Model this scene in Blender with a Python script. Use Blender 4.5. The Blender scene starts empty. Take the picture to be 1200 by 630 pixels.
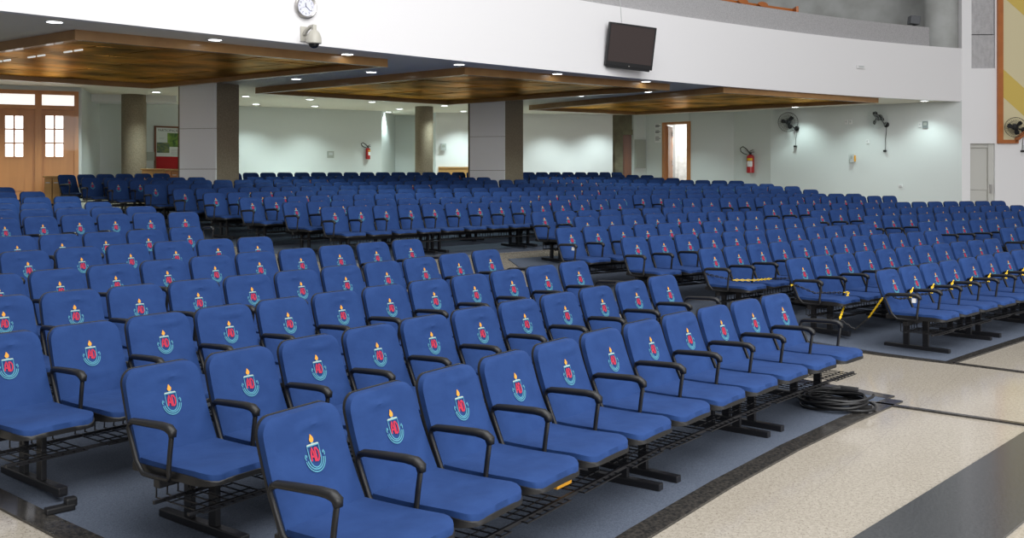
import bpy, bmesh, math, random
import numpy as np
from mathutils import Vector, Matrix
random.seed(7)
PI = math.pi
SC = bpy.context.scene
COL = SC.collection

# ------------------------------------------------------------------ camera model
F, HZ, HC, HT = 1139.1, 207.886, 1.8571, 0.848      # focal length (px), horizon row, eye height, seat back height
CX, CY, R0, SL = 26.4923, -18.6687, 37.0727, 0.060  # raked floor: a very shallow cone
def fl(x, y):
    return SL * max(0.0, math.hypot(x - CX, y - CY) - R0)
def at_floor(u, v, off=0.0):
    g = lambda Y: HC - (v - HZ) * Y / F - off - fl((u - 600) / F * Y, Y)
    a = 1.0
    while g(a) > 0 and a < 80: a += .25
    lo, hi = a - .25, a
    for _ in range(40):
        m = (lo + hi) / 2
        if g(m) > 0: lo = m
        else: hi = m
    return Vector(((u - 600) / F * lo, lo, fl((u - 600) / F * lo, lo)))
def at_z(u, v, z):
    Y = F * (z - HC) / (HZ - v)
    return Vector(((u - 600) / F * Y, Y, z))
def at_depth(u, v, Y):
    return Vector(((u - 600) / F * Y, Y, HC - (v - HZ) * Y / F))

# ------------------------------------------------------------------ materials
def mat(name, col, rough=.5, metal=0., noise=None, bump=None, emit=None, spec=.5, rnd=0., coat=0.):
    m = bpy.data.materials.new(name); m.use_nodes = True
    nt = m.node_tree; b = nt.nodes['Principled BSDF']
    b.inputs['Base Color'].default_value = (*col, 1)
    b.inputs['Roughness'].default_value = rough
    b.inputs['Metallic'].default_value = metal
    b.inputs['Specular IOR Level'].default_value = spec
    if coat: b.inputs['Coat Weight'].default_value = coat
    if emit:
        b.inputs['Emission Color'].default_value = (*emit[0], 1)
        b.inputs['Emission Strength'].default_value = emit[1]
    tc = nt.nodes.new('ShaderNodeTexCoord')
    vec = tc.outputs['Object']
    if rnd:
        oi = nt.nodes.new('ShaderNodeObjectInfo')
        va = nt.nodes.new('ShaderNodeVectorMath'); va.operation = 'MULTIPLY_ADD'
        cb = nt.nodes.new('ShaderNodeCombineXYZ')
        for k in range(3): nt.links.new(oi.outputs['Random'], cb.inputs[k])
        va.inputs[1].default_value = (37, 53, 71)
        nt.links.new(cb.outputs[0], va.inputs[0]); nt.links.new(vec, va.inputs[2])
        vec = va.outputs[0]
    if noise:                         # (scale, second colour, stretch)
        n = nt.nodes.new('ShaderNodeTexNoise'); n.inputs['Scale'].default_value = noise[0]
        n.inputs['Detail'].default_value = 5
        mp = nt.nodes.new('ShaderNodeMapping'); mp.inputs['Scale'].default_value = noise[2] if len(noise) > 2 else (1, 1, 1)
        nt.links.new(vec, mp.inputs[0]); nt.links.new(mp.outputs[0], n.inputs['Vector'])
        r = nt.nodes.new('ShaderNodeValToRGB')
        r.color_ramp.elements[0].position = .36; r.color_ramp.elements[1].position = .64
        r.color_ramp.elements[0].color = (*col, 1); r.color_ramp.elements[1].color = (*noise[1], 1)
        nt.links.new(n.outputs['Fac'], r.inputs[0]); nt.links.new(r.outputs[0], b.inputs['Base Color'])
    if bump:                          # list of (scale, strength, distance, stretch)
        prev = None
        for bs in bump:
            n = nt.nodes.new('ShaderNodeTexNoise'); n.inputs['Scale'].default_value = bs[0]
            n.inputs['Detail'].default_value = 3
            mp = nt.nodes.new('ShaderNodeMapping'); mp.inputs['Scale'].default_value = bs[3] if len(bs) > 3 else (1, 1, 1)
            nt.links.new(vec, mp.inputs[0]); nt.links.new(mp.outputs[0], n.inputs['Vector'])
            bp = nt.nodes.new('ShaderNodeBump'); bp.inputs['Strength'].default_value = bs[1]; bp.inputs['Distance'].default_value = bs[2]
            nt.links.new(n.outputs['Fac'], bp.inputs['Height'])
            if prev: nt.links.new(prev, bp.inputs['Normal'])
            prev = bp.outputs[0]
        nt.links.new(prev, b.inputs['Normal'])
    return m

M = {}
M['blue'] = mat('blue_fabric', (.0105, .036, .132), .85, noise=(9, (.013, .042, .148)), bump=[(260, .12, .004), (5, .35, .03, (1, 1, 1.3))], spec=.25, rnd=1)
M['plastic'] = mat('black_plastic', (.010, .010, .011), .42, spec=.35)
M['steel'] = mat('black_steel', (.008, .008, .010), .42)
M['teal'] = mat('teal_thread', (.065, .235, .325), .8)
M['red_thread'] = mat('red_thread', (.40, .014, .045), .8)
M['orange_thread'] = mat('orange_thread', (.62, .27, .03), .8)
M['cream_thread'] = mat('cream_thread', (.34, .40, .34), .8)
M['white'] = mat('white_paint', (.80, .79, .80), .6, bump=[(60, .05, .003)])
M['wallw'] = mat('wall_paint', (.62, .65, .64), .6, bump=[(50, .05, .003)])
M['ceil'] = mat('ceiling_paint', (.80, .755, .66), .7)
M['wood'] = mat('varnished_wood', (.50, .20, .062), .35, noise=(4, (.42, .165, .05), (1, 1, .08)), coat=.2)
M['wood_light'] = mat('pale_wood', (.50, .28, .10), .4, noise=(5, (.43, .23, .08), (.1, .1, 1)))
M['wood_dark'] = mat('dark_door_wood', (.20, .06, .015), .4, noise=(5, (.15, .045, .012), (1, 1, .1)))
M['frame_wood'] = mat('panel_frame_wood', (.34, .18, .06), .35, noise=(3, (.28, .14, .044)), coat=.2)
M['veneer'] = mat('gleam_patched_veneer', (.11, .066, .038), .34, metal=.95, noise=(.8, (1.0, .60, .17), (1, 1, 1)), bump=[(1.2, .35, .08)])  # gold noise patches stand for gleams, put into the board colour
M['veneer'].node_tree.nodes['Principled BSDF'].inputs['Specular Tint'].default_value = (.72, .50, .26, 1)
M['stone'] = mat('brown_stone', (.27, .215, .15), .8, noise=(40, (.19, .15, .10)), bump=[(60, .5, .01)])
M['granite_band'] = mat('grey_granite', (.46, .45, .46), .7, noise=(55, (.30, .295, .30)), bump=[(70, .4, .008)])
M['slab'] = mat('white_slab', (.83, .82, .82), .45)
M['carpet'] = mat('carpet_pile', (.10, .118, .155), .95, noise=(120, (.066, .08, .11)), bump=[(240, .6, .01)], spec=.1)
M['black_granite'] = mat('black_granite', (.018, .018, .018), .16, noise=(50, (.05, .045, .04)))
M['band_granite'] = mat('dark_granite', (.055, .058, .062), .14, noise=(60, (.035, .037, .04)))
M['concrete'] = mat('grey_plaster', (.42, .43, .42), .8, noise=(1.5, (.33, .335, .32)))
M['yellow_wall'] = mat('cream_panel', (.66, .58, .36), .6)
M['yellow_stripe'] = mat('mustard_panel', (.62, .45, .10), .6)
M['frame_orange'] = mat('orange_wood', (.45, .14, .03), .4, noise=(3, (.38, .115, .025)))
M['door_white'] = mat('door_paint', (.55, .545, .51), .5)
M['chrome'] = mat('brushed_metal', (.55, .53, .51), .3, metal=.9)
M['beige_plastic'] = mat('beige_housing', (.50, .48, .42), .4)
M['glass_dark'] = mat('dark_dome', (.01, .01, .012), .06)
M['screen'] = mat('dark_screen', (.045, .032, .030), .10, spec=.6)
M['red'] = mat('red_enamel', (.42, .014, .016), .3)
M['red_cloth'] = mat('red_cloth', (.42, .006, .010), .8)
M['label_white'] = mat('white_label', (.75, .75, .75), .5)
M['yellow'] = mat('yellow_plastic', (.80, .52, .01), .4)
M['grey'] = mat('grey_metal', (.36, .38, .34), .5)
M['steel_grey'] = mat('dark_grey_box', (.16, .18, .18), .5)
M['grey_light'] = mat('light_grey_plastic', (.52, .54, .54), .45)
M['ink'] = mat('black_ink', (.02, .02, .03), .6)
M['clock_face'] = mat('clock_face', (.74, .75, .88), .5)
M['paper'] = mat('paper', (.70, .73, .72), .6)
M['photo_green'] = mat('green_print', (.05, .12, .03), .5, noise=(6, (.25, .40, .05)))
M['photo_blue'] = mat('blue_print', (.03, .08, .10), .5, noise=(5, (.22, .25, .08), (1, 1, 2)))
M['lens'] = mat('lit_lens', (1, 1, 1), .4, emit=((.93, 1, 1), 9))
M['slot'] = mat('slot_added_glow', (.8, .8, .8), .4, emit=((.95, 1, 1), .55))  # added glow that keeps the strips white; no lamp behind them is known
M['pane'] = mat('daylight_pane', (.9, .9, .9), .3, emit=((1, 1, 1), 2.2))
M['transom'] = mat('transom_glass', (.85, .88, .85), .3, emit=((.98, 1, .97), .85))
M['block'] = mat('block_wall', (.42, .42, .40), .9, noise=(8, (.33, .33, .31)))
M['orange'] = mat('orange_folder', (.75, .35, .02), .5)
M['wire_clear'] = mat('pale_wire', (.55, .60, .60), .3, metal=.6)

def brickify(m, w, h, mortar, mcol, scale=1., rot=0.):
    """thin joint lines on top of the existing colour"""
    nt = m.node_tree; b = nt.nodes['Principled BSDF']
    tc = nt.nodes.new('ShaderNodeTexCoord'); mp = nt.nodes.new('ShaderNodeMapping'); mp.inputs['Rotation'].default_value = (0, 0, rot)
    br = nt.nodes.new('ShaderNodeTexBrick'); br.offset = .0
    br.inputs['Scale'].default_value = scale; br.inputs['Brick Width'].default_value = w; br.inputs['Row Height'].default_value = h
    br.inputs['Mortar Size'].default_value = mortar; br.inputs['Mortar Smooth'].default_value = 0
    br.inputs['Color1'].default_value = br.inputs['Color2'].default_value = (0, 0, 0, 1); br.inputs['Mortar'].default_value = (1, 1, 1, 1)
    nt.links.new(tc.outputs['Object'], mp.inputs[0]); nt.links.new(mp.outputs[0], br.inputs[0])
    mx = nt.nodes.new('ShaderNodeMix'); mx.data_type = 'RGBA'
    src = b.inputs['Base Color'].links[0].from_socket if b.inputs['Base Color'].links else None
    if src: nt.links.new(src, mx.inputs[6])
    else: mx.inputs[6].default_value = b.inputs['Base Color'].default_value
    mx.inputs[7].default_value = (*mcol, 1)
    nt.links.new(br.outputs['Color'], mx.inputs[0]); nt.links.new(mx.outputs[2], b.inputs['Base Color'])

def granite():
    m = mat('beige_granite', (.47, .42, .345), .12, spec=.5)
    nt = m.node_tree; b = nt.nodes['Principled BSDF']
    tc = nt.nodes.new('ShaderNodeTexCoord')
    def ramp(scale, p0, p1, c0, c1, det=4):
        n = nt.nodes.new('ShaderNodeTexNoise'); n.inputs['Scale'].default_value = scale; n.inputs['Detail'].default_value = det
        nt.links.new(tc.outputs['Object'], n.inputs['Vector'])
        r = nt.nodes.new('ShaderNodeValToRGB'); r.color_ramp.elements[0].position = p0; r.color_ramp.elements[1].position = p1
        r.color_ramp.elements[0].color = (*c0, 1); r.color_ramp.elements[1].color = (*c1, 1)
        nt.links.new(n.outputs['Fac'], r.inputs[0]); return r.outputs[0]
    a = ramp(40, .38, .62, (.32, .288, .238), (.385, .35, .295))
    k = ramp(95, .35, .43, (.50, .46, .42), (1, 1, 1), 6)
    w = ramp(1.1, .3, .7, (.92, .91, .90), (1, 1, 1))
    x1 = nt.nodes.new('ShaderNodeMix'); x1.data_type = 'RGBA'; x1.blend_type = 'MULTIPLY'; x1.inputs[0].default_value = 1
    x2 = nt.nodes.new('ShaderNodeMix'); x2.data_type = 'RGBA'; x2.blend_type = 'MULTIPLY'; x2.inputs[0].default_value = 1
    nt.links.new(a, x1.inputs[6]); nt.links.new(k, x1.inputs[7]); nt.links.new(x1.outputs[2], x2.inputs[6]); nt.links.new(w, x2.inputs[7])
    nt.links.new(x2.outputs[2], b.inputs['Base Color'])
    brickify(m, .95, .95, .0022, (.27, .24, .20), 1., -math.atan2(2.46, 1.76))
    return m
M['granite'] = granite()
brickify(M['block'], .4, .2, .008, (.22, .22, .21))

# ------------------------------------------------------------------ mesh helpers
class MB:
    def __init__(s): s.v = []; s.f = []; s.m = []
    def add(s, verts, faces, mi=0):
        o = len(s.v); s.v += [Vector(p) for p in verts]
        s.f += [tuple(o + i for i in f) for f in faces]; s.m += [mi] * len(faces); return s
    def box(s, c, d, mi=0, mtx=None, bev=0.):
        x, y, z = d[0] / 2, d[1] / 2, d[2] / 2; c = Vector(c)
        bm = bmesh.new(); bmesh.ops.create_cube(bm, size=1)
        for v in bm.verts: v.co = Vector((v.co.x * 2 * x, v.co.y * 2 * y, v.co.z * 2 * z))
        if bev: bmesh.ops.bevel(bm, geom=list(bm.edges), offset=bev, segments=2, affect='EDGES', profile=.6)
        bm.verts.index_update()
        vs = [(mtx @ v.co if mtx else v.co) + c for v in bm.verts]
        s.add(vs, [[v.index for v in f.verts] for f in bm.faces], mi); bm.free(); return s
    def quadbox(s, base, z0, z1, mi=0):
        """vertical prism over a polygon (list of xy)"""
        n = len(base)
        a = sum(base[i][0] * base[(i + 1) % n][1] - base[(i + 1) % n][0] * base[i][1] for i in range(n))
        if a < 0: base = base[::-1]
        vs = [(p[0], p[1], z0) for p in base] + [(p[0], p[1], z1) for p in base]
        fs = [tuple(range(n))[::-1], tuple(range(n, 2 * n))] + [(i, (i + 1) % n, n + (i + 1) % n, n + i) for i in range(n)]
        return s.add(vs, fs, mi)
    def tube(s, path, r, n=8, mi=0, closed=False, sx=1., caps=True):
        path = [Vector(p) for p in path]; N = len(path); rings = []
        up = None
        for i in range(N):
            a = path[(i - 1) % N] if (closed or i > 0) else path[i]
            b = path[(i + 1) % N] if (closed or i < N - 1) else path[i]
            t = (b - a).normalized()
            if up is None:
                up = Vector((0, 0, 1)) if abs(t.z) < .9 else Vector((1, 0, 0))
            side = t.cross(up)
            if side.length < 1e-4: side = t.cross(Vector((1, 0, 0)))
            side.normalize(); up = side.cross(t).normalized()
            rr = r[i] if isinstance(r, (list, tuple)) else r
            rings.append([path[i] + (side * math.cos(2 * PI * k / n) * sx + up * math.sin(2 * PI * k / n)) * rr for k in range(n)])
        vs = [p for rg in rings for p in rg]; fs = []
        for i in range(N if closed else N - 1):
            j = (i + 1) % N
            for k in range(n):
                q = (k + 1) % n
                fs.append((i * n + k, i * n + q, j * n + q, j * n + k))
        if not closed and caps: fs += [tuple(range(n))[::-1], tuple((N - 1) * n + k for k in range(n))]
        return s.add(vs, fs, mi)
    def lathe(s, prof, c, axis=(0, 0, 1), n=24, mi=0):
        """prof: list of (radius, height) along axis from c"""
        ax = Vector(axis).normalized(); q = Vector((0, 0, 1)).rotation_difference(ax)
        c = Vector(c); vs = []; fs = []
        for (r, h) in prof:
            for k in range(n):
                vs.append(c + q @ Vector((r * math.cos(2 * PI * k / n), r * math.sin(2 * PI * k / n), h)))
        for i in range(len(prof) - 1):
            for k in range(n):
                e = (k + 1) % n
                fs.append((i * n + k, i * n + e, (i + 1) * n + e, (i + 1) * n + k))
        fs += [tuple(range(n))[::-1], tuple((len(prof) - 1) * n + k for k in range(n))]
        return s.add(vs, fs, mi)
    def build(s, name, mats, parent=None, smooth=False, origin=None, recalc=True):
        if not isinstance(mats, (list, tuple)): mats = [mats]
        if parent is not None and origin is None: off = WORLD.get(parent.name, Vector((0, 0, 0)))
        elif origin is not None: off = Vector(origin)
        else:
            xs = [p.x for p in s.v]; ys = [p.y for p in s.v]; zs = [p.z for p in s.v]
            off = Vector(((min(xs) + max(xs)) / 2, (min(ys) + max(ys)) / 2, min(zs)))
        me = bpy.data.meshes.new(name)
        me.from_pydata([tuple(p - off) for p in s.v], [], s.f)
        for m in mats: me.materials.append(m)
        me.polygons.foreach_set('material_index', s.m)
        if recalc:
            bm = bmesh.new(); bm.from_mesh(me); bmesh.ops.recalc_face_normals(bm, faces=bm.faces); bm.to_mesh(me); bm.free()
        if smooth: me.shade_smooth() if smooth is True else me.shade_smooth()
        if smooth and smooth is not True:
            try: me.set_sharp_from_angle(angle=smooth)
            except Exception: pass
        o = bpy.data.objects.new(name, me); COL.objects.link(o)
        WORLD[o.name] = off
        if parent is not None:
            o.parent = parent
            if origin is not None: o.location = off - WORLD.get(parent.name, Vector((0, 0, 0)))
        else: o.location = off
        return o
WORLD = {}
def tag(o, label, cat, group=None, kind=None):
    if label: o['label'] = label
    if cat: o['category'] = cat
    if group: o['group'] = group
    if kind: o['kind'] = kind
    return o
def thing(name, label, cat, loc, group=None):
    o = bpy.data.objects.new(name, None); COL.objects.link(o); o.location = loc; o.empty_display_size = .1
    WORLD[o.name] = Vector(loc)
    return tag(o, label, cat, group)
def struct(o, label=None, cat=None):
    o['kind'] = 'structure'
    o['label'] = label or o.name.replace('_', ' '); o['category'] = cat or o.name.split('_')[0].split('.')[0]
    return o
def text_mesh(mb, body, size, mtx, mi=0, depth=0.0):
    cu = bpy.data.curves.new('t', 'FONT'); cu.body = body; cu.size = size; cu.align_x = 'CENTER'; cu.align_y = 'CENTER'; cu.resolution_u = 2
    ob = bpy.data.objects.new('t', cu); COL.objects.link(ob)
    dg = bpy.context.evaluated_depsgraph_get(); dg.update()
    me = bpy.data.meshes.new_from_object(ob.evaluated_get(dg))
    mb.add([mtx @ v.co for v in me.vertices], [tuple(p.vertices) for p in me.polygons], mi)
    bpy.data.objects.remove(ob); bpy.data.curves.remove(cu); bpy.data.meshes.remove(me)

class Wall:
    """a vertical plane through two floor points; t counts from the plane towards the camera"""
    def __init__(s, p0, p1):
        s.p0 = Vector((p0[0], p0[1], 0)); s.p1 = Vector((p1[0], p1[1], 0)); d = s.p1 - s.p0
        s.L = d.length; s.d = d.normalized(); n = Vector((s.d.y, -s.d.x, 0))
        if n.dot(-s.p0) < 0: n = -n
        s.n = n
    def s_at(s, u):
        k = (u - 600) / F      # x = k y
        return (k * s.p0.y - s.p0.x) / (s.d.x - k * s.d.y)
    def z_at(s, u, v):
        y = s.p0.y + s.d.y * s.s_at(u)
        return HC - (v - HZ) * y / F
    def pt(s, a, z, t=0.): 
        p = s.p0 + s.d * a + s.n * t; return Vector((p.x, p.y, z))
    def px(s, u, v, t=0.): return s.pt(s.s_at(u), s.z_at(u, v), t)
    def box(s, mb, a0, a1, z0, z1, t0, t1, mi=0):
        q = [s.pt(a0, 0, t0), s.pt(a1, 0, t0), s.pt(a1, 0, t1), s.pt(a0, 0, t1)]
        return mb.quadbox([(p.x, p.y) for p in q], z0, z1, mi)
    def rect(s, mb, u0, u1, v0, v1, t0, t1, mi=0):
        um = (u0 + u1) / 2
        return s.box(mb, s.s_at(u0), s.s_at(u1), s.z_at(um, v1), s.z_at(um, v0), t0, t1, mi)
    def mtx(s, p):
        """x along the wall, y up, z out of the wall"""
        x = s.d.copy(); z = s.n.copy()
        if x.cross(Vector((0, 0, 1))).dot(z) < 0: x = -x
        y = Vector((0, 0, 1))
        return Matrix(((x.x, y.x, z.x, p.x), (x.y, y.y, z.y, p.y), (x.z, y.z, z.z, p.z), (0, 0, 0, 1)))
# ------------------------------------------------------------------ the seats
def yf(z):                                   # front of the reclined backrest
    k = (.848 - z) / .42
    return -.16 * k + .012 * math.sin(PI * min(max(k, 0), 1))
def hw(z, w0, top, r):
    w = w0 + .012 * (top - z) / .42
    if z > top - r:
        d = z - (top - r); w = w - r + math.sqrt(max(r * r - d * d, 0))
    return w
def bulge(s): return .026 * (1 - abs(s) ** 3.5)
def back_front(x, z):
    w = hw(z, .224, .848, .078); return yf(z) - bulge(min(1, abs(x) / w)) - .004
def slab_back(w0, top, bot, r, off_f, off_b, pillow, nx=12, crease=None):
    nz = 18 if pillow else 8
    zs = [bot + (top - r - bot) * i / (nz - 1) for i in range(nz)] + [top - r + r * math.sin(PI / 2 * i / 7) for i in range(1, 8)]
    mb = MB(); nr = len(zs); vs = []
    for side in (0, 1):
        for z in zs:
            w = hw(z, w0, top, r)
            for i in range(nx + 1):
                s = -1 + 2 * i / nx; s = math.sin(s * PI / 2)
                y = yf(z) + (off_f - (bulge(s) if pillow else 0) if side == 0 else off_b)
                if crease and side == 0:
                    for cx_, cz_, cw_, ch_, bend in crease:
                        e = (z - cz_ - bend * (s * w - cx_) ** 2) / .011; y -= ch_ * math.exp(-e * e) * math.exp(-((s * w - cx_) / cw_) ** 4)
                vs.append((s * w, y, z))
    n1 = nx + 1; S = nr * n1; fs = []
    for j in range(nr - 1):
        for i in range(nx):
            a = j * n1 + i
            fs.append((a, a + 1, a + 1 + n1, a + n1)); fs.append((S + a, S + a + n1, S + a + 1 + n1, S + a + 1))
        for i in (0, nx):
            a = j * n1 + i; fs.append((a, a + n1, S + a + n1, S + a))
    for i in range(nx):
        for j in (0, nr - 1):
            a = j * n1 + i; fs.append((a, a + 1, S + a + 1, S + a))
    return mb.add(vs, fs)
def seat_pan(w, y0, y1, ztop, zbot, r, dip, nx=12):
    """y0 rear (towards the back), y1 front edge; rounded front corners"""
    ys = [y0 + (y1 + r - y0) * i / 7 for i in range(8)] + [y1 + r - r * math.sin(PI / 2 * i / 5) for i in range(1, 6)]
    mb = MB(); vs = []; nr = len(ys)
    for side in (0, 1):
        for y in ys:
            ww = w
            if y < y1 + r:
                d = (y1 + r) - y; ww = w - r + math.sqrt(max(r * r - d * d, 0))
            k = (y - y1) / (y0 - y1)                 # 1 rear .. 0 front
            for i in range(nx + 1):
                s = math.sin((-1 + 2 * i / nx) * PI / 2)
                if side == 0:
                    z = ztop - dip * 4 * k * (1 - k) * (1 - .6 * s * s) - .030 * max(0, 1 - k * 5) ** 2 - .012 * abs(s) ** 5 + .012 * (1 - k)
                else:
                    z = zbot + .012 * (1 - k)
                vs.append((s * ww, y, z))
    n1 = nx + 1; S = nr * n1; fs = []
    for j in range(nr - 1):
        for i in range(nx):
            a = j * n1 + i
            fs.append((a, a + 1, a + 1 + n1, a + n1)); fs.append((S + a, S + a + n1, S + a + 1 + n1, S + a + 1))
        for i in (0, nx):
            a = j * n1 + i; fs.append((a, a + n1, S + a + n1, S + a))
    for i in range(nx):
        for j in (0, nr - 1):
            a = j * n1 + i; fs.append((a, a + 1, S + a + 1, S + a))
    return mb.add(vs, fs)
def arm_mb(x):
    mb = MB()
    loop = [(-.205, .385), (-.170, .42), (-.135, .50), (-.100, .575), (-.108, .600), (-.14, .612), (-.40, .622), (-.448, .610), (-.462, .580),
            (-.450, .50), (-.440, .42), (-.445, .392), (-.44, .372), (-.33, .366), (-.23, .366)]
    mb.tube([(x, y, z) for y, z in loop], .0125, 8, closed=True, sx=1.)
    pad = [(-.11, .608), (-.14, .618), (-.24, .624), (-.38, .630), (-.44, .627), (-.470, .610), (-.476, .585)]
    mb.tube([(x, y, z) for y, z in pad], [.011, .0165, .018, .0195, .021, .0195, .013], 10, sx=1.3)
    return mb
def crest_mb():
    mb = MB(); zc = .668; k = .0108
    def put(x, y): return Vector((x * k, back_front(x * k, zc + y * k) - .0045, zc + y * k))
    def poly(pts, mi): mb.add([put(*p) for p in pts], [tuple(range(len(pts)))], mi)
    def stroke(pts, w, mi, closed=False):
        n = len(pts); L = []; R = []
        for i in range(n):
            a = pts[(i - 1) % n] if closed or i else pts[i]; b = pts[(i + 1) % n] if closed or i < n - 1 else pts[i]
            dx, dy = b[0] - a[0], b[1] - a[1]; d = math.hypot(dx, dy) or 1
            L.append((pts[i][0] - dy / d * w / 2, pts[i][1] + dx / d * w / 2)); R.append((pts[i][0] + dy / d * w / 2, pts[i][1] - dx / d * w / 2))
        vs = [put(*p) for p in L + R]
        mb.add(vs, [(i, (i + 1) % n, n + (i + 1) % n, n + i) for i in range(n if closed else n - 1)], mi)
    poly([(-1.0, 4.9), (-1.2, 5.6), (-.7, 6.5), (-.2, 7.7), (.6, 6.8), (1.15, 5.8), (.95, 4.9), (.4, 4.5), (-.5, 4.5)], 2)        # flame
    poly([(-.7, 4.45), (.7, 4.45), (.9, 4.0), (-.9, 4.0)], 0)
    poly([(-2.8, 4.0), (2.8, 4.0), (3.4, 3.5), (-3.4, 3.5)], 3)                                                                  # candle plate
    sh = [(-3.1, 3.3), (3.1, 3.3), (3.05, -.6)] + [(3.05 * math.cos(-a), -1.2 + 3.6 * math.sin(-a)) for a in [PI * i / 10 for i in range(1, 10)]] + [(-3.05, -.6)]
    stroke(sh, .5, 0, True)
    stroke([(-2.2, -2.2), (-1.55, 1.0), (-.95, 2.6), (-.45, 1.0), (-.1, -2.6)], .85, 1)
    stroke([(-1.9, -.6), (-.3, -.8)], .7, 1)
    stroke([(.55, 2.4), (.55, -2.7)], .8, 1)
    stroke([(.6, 2.3), (1.5, 2.0), (2.2, .9), (2.2, -1.0), (1.6, -2.2), (.6, -2.6)], .75, 1)
    for rr, w in ((4.3, .55), (5.2, .45)):
        stroke([(rr * math.cos(a) * .98, -1.2 + rr * math.sin(a)) for a in [-PI * (.04 + .92 * i / 16) for i in range(17)]], w, 0)
    for sx in (-1, 1):
        stroke([(sx * 4.9, -1.3), (sx * 5.2, -.3), (sx * 4.8, .6), (sx * 4.2, .2), (sx * 4.5, -.4)], .5, 0)
    return mb
CREASE = [[(.02, .787, .10, .011, -1.6), (-.12, .60, .05, .006, 2)], [(-.05, .788, .08, .010, -1.2), (.09, .60, .05, .006, 3), (-.11, .56, .05, .006, 2)], [(.05, .790, .12, .009, .8), (.0, .545, .15, .007, -.6)], [(-.02, .548, .14, .008, .5)]]
def make_seat(var=0):
    t = thing('auditorium_seat', 'seat', 'seat', (0, 0, 0))
    b = slab_back(.224, .848, .425, .078, -.004, .032, True, 22, CREASE[var]).build('backrest', M['blue'], t, smooth=math.radians(50), origin=(0, 0, 0))
    crest_mb().build('crest', [M['teal'], M['red_thread'], M['orange_thread'], M['cream_thread']], b, origin=(0, 0, 0), recalc=False)['label'] = 'embroidered crest with candle flame and red letters AD'
    seat_pan(.232, -.125, -.705, .444, .366, .10, .018).build('seat_cushion', M['blue'], t, smooth=math.radians(60), origin=(0, 0, 0))
    s = slab_back(.2275, .8515, .40, .080, .029, .042, False)
    p = seat_pan(.236, -.10, -.709, .412, .357, .10, .0)
    s.add(p.v, p.f); s.build('shell', M['plastic'], t, smooth=math.radians(40), origin=(0, 0, 0))
    arm_mb(-.26).build('armrest', M['plastic'], t, smooth=True, origin=(0, 0, 0))
    return t
P = .52
def leg_mb(x):
    mb = MB()
    mb.box((x, -.30, .03), (.055, .70, .045), bev=.006)
    for y in (-.19, -.40): mb.box((x, y, .20), (.032, .062, .32), bev=.004)
    for y in (.01, -.61): mb.box((x, y, .006), (.05, .07, .012))
    mb.box((x, -.295, .352), (.045, .30, .03), bev=.004)
    return mb
def basket_mb(x):
    mb = MB(); w = .19; zb = .225
    for i in range(7):
        xx = x - w + 2 * w * i / 6
        mb.box((xx, -.43, zb), (.006, .40, .006)); mb.box((xx, -.235, zb + .045), (.006, .006, .095))
    for y, z in ((-.235, zb + .09), (-.50, zb), (-.63, zb), (-.36, zb)): mb.box((x, y, z), (2 * w + .012, .006, .006))
    mb.box((x - w, -.235, zb + .09), (.006, .006, .08)); mb.box((x + w, -.235, zb + .09), (.006, .006, .08))
    return mb
def make_frame(n, li, ri):
    t = thing('seat_frame', 'frame', 'seat frame', (0, 0, 0)); L = n * P / 2
    mb = MB(); mb.box((0, -.295, .318), (2 * L - .06, .05, .05), bev=.005)
    for y in (-.30, -.585): mb.box((0, y, .225), (2 * L - .02, .018, .018), bev=.003)
    mb.build('beam', M['steel'], t, origin=(0, 0, 0))
    leg_mb(-L + li).build('leg', M['steel'], t, origin=(0, 0, 0))
    if n > 1: leg_mb(L - ri).build('leg', M['steel'], t, origin=(0, 0, 0))
    for k in range(n): basket_mb(-L + P * (k + .5)).build('wire_basket', M['steel'], t, origin=(0, 0, 0))
    return t
def dup(root):
    r = root.copy(); COL.objects.link(r)
    for ch in list(root.children):
        c = ch.copy(); COL.objects.link(c); c.parent = r
        for g in list(ch.children):
            d = g.copy(); COL.objects.link(d); d.parent = c
    return r

# where the top edge of every back stands, per row (left to right); 'n' rows were counted seat by seat, 's' rows are spaced evenly
A_ROWS = [
 'n 356,477 446,455 522,434 590,416 644,400 704,385.5 756,376.5 802,367.5 837,360 872,352 907,345',
 'n 189,429 282,409 361,395 432,382 495,371 554,361 609,352.5 656,344 700,338 740,328.5 773,323',
 'n 8,391 97,380 178,368 262,359.5 329,350 391,341 452,336 506,327.5 550,322.5 594,316.5 634,311 671,306.5',
 'n 2,347 80,342 160,334 226,328 288,322.5 348,318.5 402,311 448,305 490,302 530,298 571,292.5',
 'n -5,321 65,318 131,310 188,304 245,299 300,296 347,291.5 397,287.5 437,283 475,281',
 'n 28,295 91,289 149,285.5 203,284 252,280 298,277.5',
 'n 18,277 68,274 121,272 171,269.5 217,266',
 'n 3,256 45,254 90,252 133,250.5 175,249.5 214,248.5',
 'n 0,246.5 42,245 84,244 125,243.5 165,241.5',
 'n 2,239 40,238 78,237.5 116,236.5',
 'n 6,232 42,231 79,230',
 'n 4,225 38,224.5',
 'n 2,219.5']
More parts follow.
